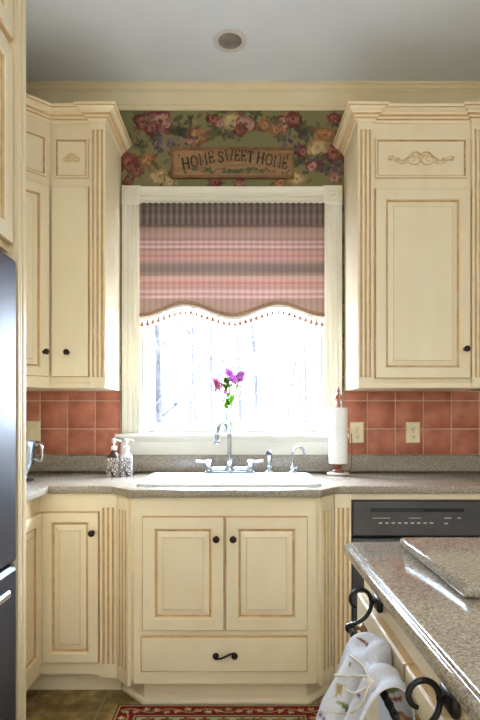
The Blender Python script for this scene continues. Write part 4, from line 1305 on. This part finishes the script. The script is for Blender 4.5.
# dish towel hanging on the bar
TY0, TY1 = -1.880, -2.090
nx, nz = 130, 150
GY = -1.990
sect = [(.268, .36), (.266, .50), (.264, .64), (.262, .735), (.256, .775), (.242, .797), (.222, .799), (.204, .785), (.188, .748), (.168, .690), (.150, .610), (.138, .50), (.130, .36)]
sect_s = spline([(a, 0, b) for a, b in sect], 14)
def towel_pt(u, v):
    p = sect_s[int(round(v*(len(sect_s)-1)))]
    y = TY0+(TY1-TY0)*u
    x, z = p.x, p.z
    g = math.exp(-((y-GY)/.022)**2)
    top = max(0, min(1, (z-.60)/.18))
    k = 1-.55*g*top
    hump = math.exp(-((y+1.935)/.035)**2)+.45*math.exp(-((y+2.045)/.03)**2)
    if p.z > .70:
        w_ = min(1, (p.z-.70)/.09); x += .022*hump*w_*(1 if v < .6 else .3); z += .012*hump*w_
    x = RODX+(x-RODX)*k; z = RODZ+(z-RODZ)*(1-.10*g*top) + (.0)
    # bunching pulls the edges towards the gather near the cord
    front = v > .52
    drop = max(0, RODZ+.02-z)
    if front:
        x += .016*math.sin(u*17+.6)*min(1, drop/.10)-.010*math.sin(u*7)*min(1, drop/.2)
        y += .05*(.5-u)*min(1, drop/.25)*1.2
    else:
        x += .003*math.sin(u*15)*min(1, drop/.1)
    z += .004*math.sin(u*21)*top
    x = min(x, IFX-.024)
    r = math.hypot(x-RODX, z-RODZ)
    if r < .0125:
        x = RODX+(x-RODX)*.0125/max(r, 1e-5); z = RODZ+(z-RODZ)*.0125/max(r, 1e-5)
    return (x, y, z)
img = np.tile(np.array(L(236, 237, 243)[:3]), (nz, nx, 1))
TW, TL = TY0-TY1, sum((sect_s[k+1]-sect_s[k]).length for k in range(len(sect_s)-1))
gv = [Vector(towel_pt(i/(nx-1), j/(nz-1))) for j in range(nz) for i in range(nx)]
gf = [(j*nx+i, j*nx+i+1, (j+1)*nx+i+1, (j+1)*nx+i) for j in range(nz-1) for i in range(nx-1)]
bvh = BVHTree.FromPolygons(gv, gf)
def spray(u, v, r, ang, cols):
    for q in range(7):
        t = (q-3)/3; a = ang+.9*t
        ell(img, u*TW+r*.6*t*math.cos(ang), v*TL+r*.6*t*math.sin(ang), r*.55, r*.18, a, jit(random.choice(cols)), TW, TL, .85)
    ell(img, u*TW, v*TL, r*.3, r*.25, 0, jit(cols[0]), TW, TL, .9)
GRN = (L(128, 138, 76), L(160, 162, 100), L(104, 112, 66)); RED = (L(150, 78, 58), L(176, 112, 80), L(124, 62, 48)); YEL = (L(180, 150, 88), L(204, 180, 120)); BLU = (L(84, 84, 140), L(120, 120, 170))
for px_m, py_m, r, an, cols in [(364,643,.020,.2,RED),(338,692,.014,1.2,YEL),(392,688,.026,.9,GRN),(398,697,.018,.6,RED),(374,703,.014,.3,RED),(358,698,.006,0,BLU),(322,716,.010,.5,BLU),(346,710,.014,1,GRN),(350,664,.010,.8,GRN)]:
    o_ = Vector((0, -CAM_D, CAM_Z)); d_ = Vector(((px_m-240)/F, 1, (416-py_m)/F)).normalized()
    h, nrm, i_, dist = bvh.ray_cast(o_, d_)
    if h is not None: spray((i_ % (nx-1))/(nx-1), (i_//(nx-1))/(nz-1), r, an, cols)
for u, v in ((.2, .12), (.7, .2), (.45, .3), (.8, .4), (.25, .95), (.6, .9), (.9, .93)):
    spray(u, v, .016, random.uniform(0, 3), random.choice((GRN, RED, YEL)))
tw = grid_mesh('dish_towel', nx, nz, towel_pt, img, M['towel'])
tag(tw, 'white embroidered dish towel hung over the iron bar on the island', 'towel')
so = tw.modifiers.new('cloth', 'SOLIDIFY'); so.thickness = .0016; so.offset = 0
# cord bow lying on the towel: follows the cloth surface
def on_towel(px, py, lift=.0045):
    o_ = Vector((0, -CAM_D, CAM_Z)); d_ = Vector(((px-240)/F, 1, (416-py)/F)).normalized()
    h, nrm, i_, dist = bvh.ray_cast(o_, d_)
    if h is None:
        return None
    if nrm.dot(d_) > 0: nrm = -nrm
    return h+nrm*lift
paths = [[(328,681),(337,677),(347,676),(358,676),(368,679),(370,683)],
         [(370,683),(362,676),(352,676),(347,682),(349,690),(357,694),(366,690),(371,684)],
         [(371,684),(368,694),(363,704),(354,712),(342,713),(330,711),(324,716)],
         [(352,657),(360,662),(366,668),(370,676),(371,683)]]
mb = MB()
for P in paths:
    q = [on_towel(*p) for p in P]; q = [p for p in q if p is not None]
    if len(q) > 2: mb.tube(spline(q, 6), .0020, 6)
q = on_towel(370.5, 683)
if q is not None: mb.ball(q, .006, .006, .006)
if mb.v:
    co = mb.build('cord_bow', M['cord'], None, angle=80); tag(co, 'thin natural cord tied in a bow over the dish towel', 'cord')

# ================================================================== RUG
RGX0, RGX1, RGY1, RGY0 = -.506, .345, -.650, -1.25
nx, nz = 240, 170
img = paint_grid(nx, nz, L(196, 180, 140))
sx, sz = RGX1-RGX0, RGY1-RGY0
X, Z = np.meshgrid(np.linspace(0, sx, nx), np.linspace(0, sz, nz))
e = np.minimum(np.minimum(X, sx-X), np.minimum(Z, sz-Z))
img[e < .088] = L(176, 160, 120)[:3]; img[e < .080] = L(132, 22, 30)[:3]; img[e < .012] = L(190, 172, 130)[:3]; img[e < .007] = L(88, 22, 26)[:3]
img[(e > .088) & (e < .093)] = L(96, 70, 50)[:3]
def vine(x0, z0, x1, z1):
    n = int(math.hypot(x1-x0, z1-z0)/.004)
    tx, tz = (x1-x0), (z1-z0); l_ = math.hypot(tx, tz); tx /= l_; tz /= l_
    for k in range(n):
        s_ = k*.004; w_ = .014*math.sin(s_*2*PI/.16)
        ell(img, x0+tx*s_-tz*w_, z0+tz*s_+tx*w_, .0035, .0035, 0, L(186, 164, 104), sx, sz, .9)
    s_ = .02
    while s_ < l_-.02:
        w_ = -.010*math.sin(s_*2*PI/.16)
        cx, cz = x0+tx*s_-tz*w_, z0+tz*s_+tx*w_
        for q in range(5):
            a = 2*PI*q/5+s_*30
            ell(img, cx+.009*math.cos(a), cz+.007*math.sin(a), .008, .005, a, jit(random.choice((L(206, 188, 140), L(146, 150, 96), L(206, 188, 140), L(196, 140, 100)))), sx, sz)
        s_ += .042
vine(.02, sz-.046, sx-.02, sz-.046); vine(.02, .046, sx-.02, .046); vine(.046, .06, .046, sz-.06); vine(sx-.046, .06, sx-.046, sz-.06)
for k in range(70):
    cx, cz = random.uniform(.12, sx-.12), random.uniform(.12, sz-.12)
    c_ = random.choice((L(150, 44, 44), L(120, 112, 66), L(176, 120, 50), L(92, 84, 74)))
    for q in range(5):
        a = 2*PI*q/5
        ell(img, cx+.014*math.cos(a), cz+.014*math.sin(a), .013, .008, a, jit(c_), sx, sz)
for cx in np.arange(.14, sx-.1, .075):
    for q in range(4):
        ell(img, cx+.012*math.cos(q*PI/2), sz-.112+.008*math.sin(q*PI/2), .014, .007, q*PI/2, jit(random.choice((L(176, 120, 50), L(120, 112, 66), L(160, 60, 50)))), sx, sz)
rug = grid_mesh('rug', nx, nz, lambda u, v: (RGX0+u*sx, RGY0+v*sz, .009+.0006*math.sin(u*900)*math.sin(v*700)), img, M['rug'])
tag(rug, 'red and cream oriental rug on the floor before the sink cabinet', 'rug')
so = rug.modifiers.new('pile', 'SOLIDIFY'); so.thickness = .0075; so.offset = -1

# ================================================================== OUTSIDE
gr = MB().box(-40, 40, .5, 60, -1.0, -.9).build('ground', M['outdoor'], smooth=False); struct(gr)
def tree(x, y, h, r, seed):
    R = random.Random(seed); mb = MB()
    def branch(p, d, ln, rad, lvl):
        n = 6; pts_ = [p]; dd = d.copy()
        for k in range(n):
            dd = (dd+Vector((R.uniform(-1, 1), R.uniform(-1, 1), R.uniform(-.3, .6)))*(.06 if lvl == 0 else .16)).normalized()
            pts_.append(pts_[-1]+dd*ln/n)
        mb.tube(pts_, [rad*(1-.75*k/n) for k in range(n+1)], 6 if lvl == 0 else 4, caps=False)
        if lvl < 2:
            for k in range(22 if lvl == 0 else 9):
                t = R.uniform(.12 if lvl == 0 else .2, .98); i_ = int(t*n)
                az = R.uniform(0, 2*PI); el = R.uniform(.2, .9)
                nd = Vector((math.cos(az)*math.cos(el), math.sin(az)*math.cos(el), math.sin(el)))
                branch(pts_[i_], nd, ln*R.uniform(.2, .34), rad*(1-.75*t)*.55, lvl+1)
    branch(Vector((0, 0, 0)), Vector((R.uniform(-.05, .05), 0, 1)).normalized(), h, r, 0)
    o_ = mb.build('bare_tree', M['bark'], None, angle=80, recalc=False); o_.location = (x, y, -.9)
    tag(o_, 'pale leafless tree in the bright woods outside the window', 'tree', 'bare trees outside the window')
for k in range(12):
    y = 5+k*1.7
    half_ = (y+2.9)/2.9*.46
    tree(-.05*(y+2.9)/2.9+(-.8, .35, -.2, .85, -.55, .1, .6, -.95, .3, -.4, .8, -.05)[k]*half_, y, random.uniform(6, 9), random.uniform(.05, .11), 100+k)

for o_ in COL.objects:
    if o_.parent is None and o_.name.startswith('base_cabinet'): o_['group'] = 'base cabinets along the walls'
    if o_.parent is None and (o_.name.startswith('wall_cabinet') or o_.name.startswith('corner_wall')): o_['group'] = 'wall cabinets beside the window'
    if o_.parent is None and o_.name.startswith('tile_backsplash'): o_['group'] = 'terracotta tile backsplashes'
# ================================================================== LIGHT
wd_ = bpy.data.worlds.new('world'); sc.world = wd_; wd_.use_nodes = True
nt = wd_.node_tree; bg = nt.nodes['Background']
tc = nt.nodes.new('ShaderNodeTexCoord'); sp_ = nt.nodes.new('ShaderNodeSeparateXYZ')
mr = nt.nodes.new('ShaderNodeMapRange'); mr.inputs['From Min'].default_value = .0; mr.inputs['From Max'].default_value = .3
mx = nt.nodes.new('ShaderNodeMix'); mx.data_type = 'RGBA'
OUT_S, ZEN_S, BACK_S = 48.0, 84.0, 0.98
mx.inputs[6].default_value = (1.0*BACK_S, .98*BACK_S, .95*BACK_S, 1)
mz = nt.nodes.new('ShaderNodeMapRange'); mz.inputs['From Min'].default_value = .20; mz.inputs['From Max'].default_value = .48
sky = nt.nodes.new('ShaderNodeMix'); sky.data_type = 'RGBA'
nt.links.new(sp_.outputs['Z'], mz.inputs['Value']); nt.links.new(mz.outputs[0], sky.inputs[0])
sky.inputs[6].default_value = (.76*OUT_S, .89*OUT_S, 1.08*OUT_S, 1)
sky.inputs[7].default_value = (.72*ZEN_S, .87*ZEN_S, 1.08*ZEN_S, 1)
nt.links.new(sky.outputs[2], mx.inputs[7])
nt.links.new(tc.outputs['Generated'], sp_.inputs[0]); nt.links.new(sp_.outputs['Y'], mr.inputs['Value'])
nt.links.new(mr.outputs[0], mx.inputs[0]); nt.links.new(mx.outputs[2], bg.inputs['Color'])
bg.inputs['Strength'].default_value = 1.0
def portal(name, loc_, rot, sx_, sy_):
    d_ = bpy.data.lights.new(name, 'AREA'); d_.shape = 'RECTANGLE'; d_.size = sx_; d_.size_y = sy_
    d_.cycles.is_portal = True
    o_ = bpy.data.objects.new(name, d_); COL.objects.link(o_); o_.location = loc_; o_.rotation_euler = rot
portal('window_daylight', ((WX0+WX1)/2, .17, (WZ0+WZ1)/2), (-PI/2, 0, 0), 1.0, 1.26)
portal('added_end_opening', ((XL+XR)/2, YB-.16, 1.15), (PI/2, 0, 0), XR-XL, 2.3)  # portal across the far end, left open for fill light
portal('added_side_opening', (XL-.16, (YB-3.3)/2, 1.12), (PI/2, 0, -PI/2), 2.7, 2.25)  # portal where the left wall is cut short to let light in
# warm fill lights added near the ceiling behind the camera
for lx, ly in ((-.5, -3.4), (.9, -3.4), (.2, -4.8)):
    d_ = bpy.data.lights.new('fill_disk', 'AREA'); d_.shape = 'DISK'; d_.size = .5; d_.energy = 3; d_.color = (1, .95, .88)
    o_ = bpy.data.objects.new('fill_disk', d_); COL.objects.link(o_); o_.location = (lx, ly, CEIL-.03)

for lx, ly in ((1.0, -3.9), (.2, -4.6)):      # unseen point lights added to brighten the ceiling
    d_ = bpy.data.lights.new('fill_point', 'POINT'); d_.energy = 17; d_.color = (1, .98, .95); d_.shadow_soft_size = .16
    o_ = bpy.data.objects.new('fill_point', d_); COL.objects.link(o_); o_.location = (lx, ly, 1.95)
sc.view_settings.view_transform = 'Standard'; sc.view_settings.look = 'None'
sc.view_settings.gamma = 1.0; sc.view_settings.exposure = 0.12; sc.view_settings.use_curve_mapping = False
sc.cycles.max_bounces = 8; sc.cycles.diffuse_bounces = 5; sc.cycles.transparent_max_bounces = 12
sc.cycles.caustics_reflective = False; sc.cycles.caustics_refractive = False
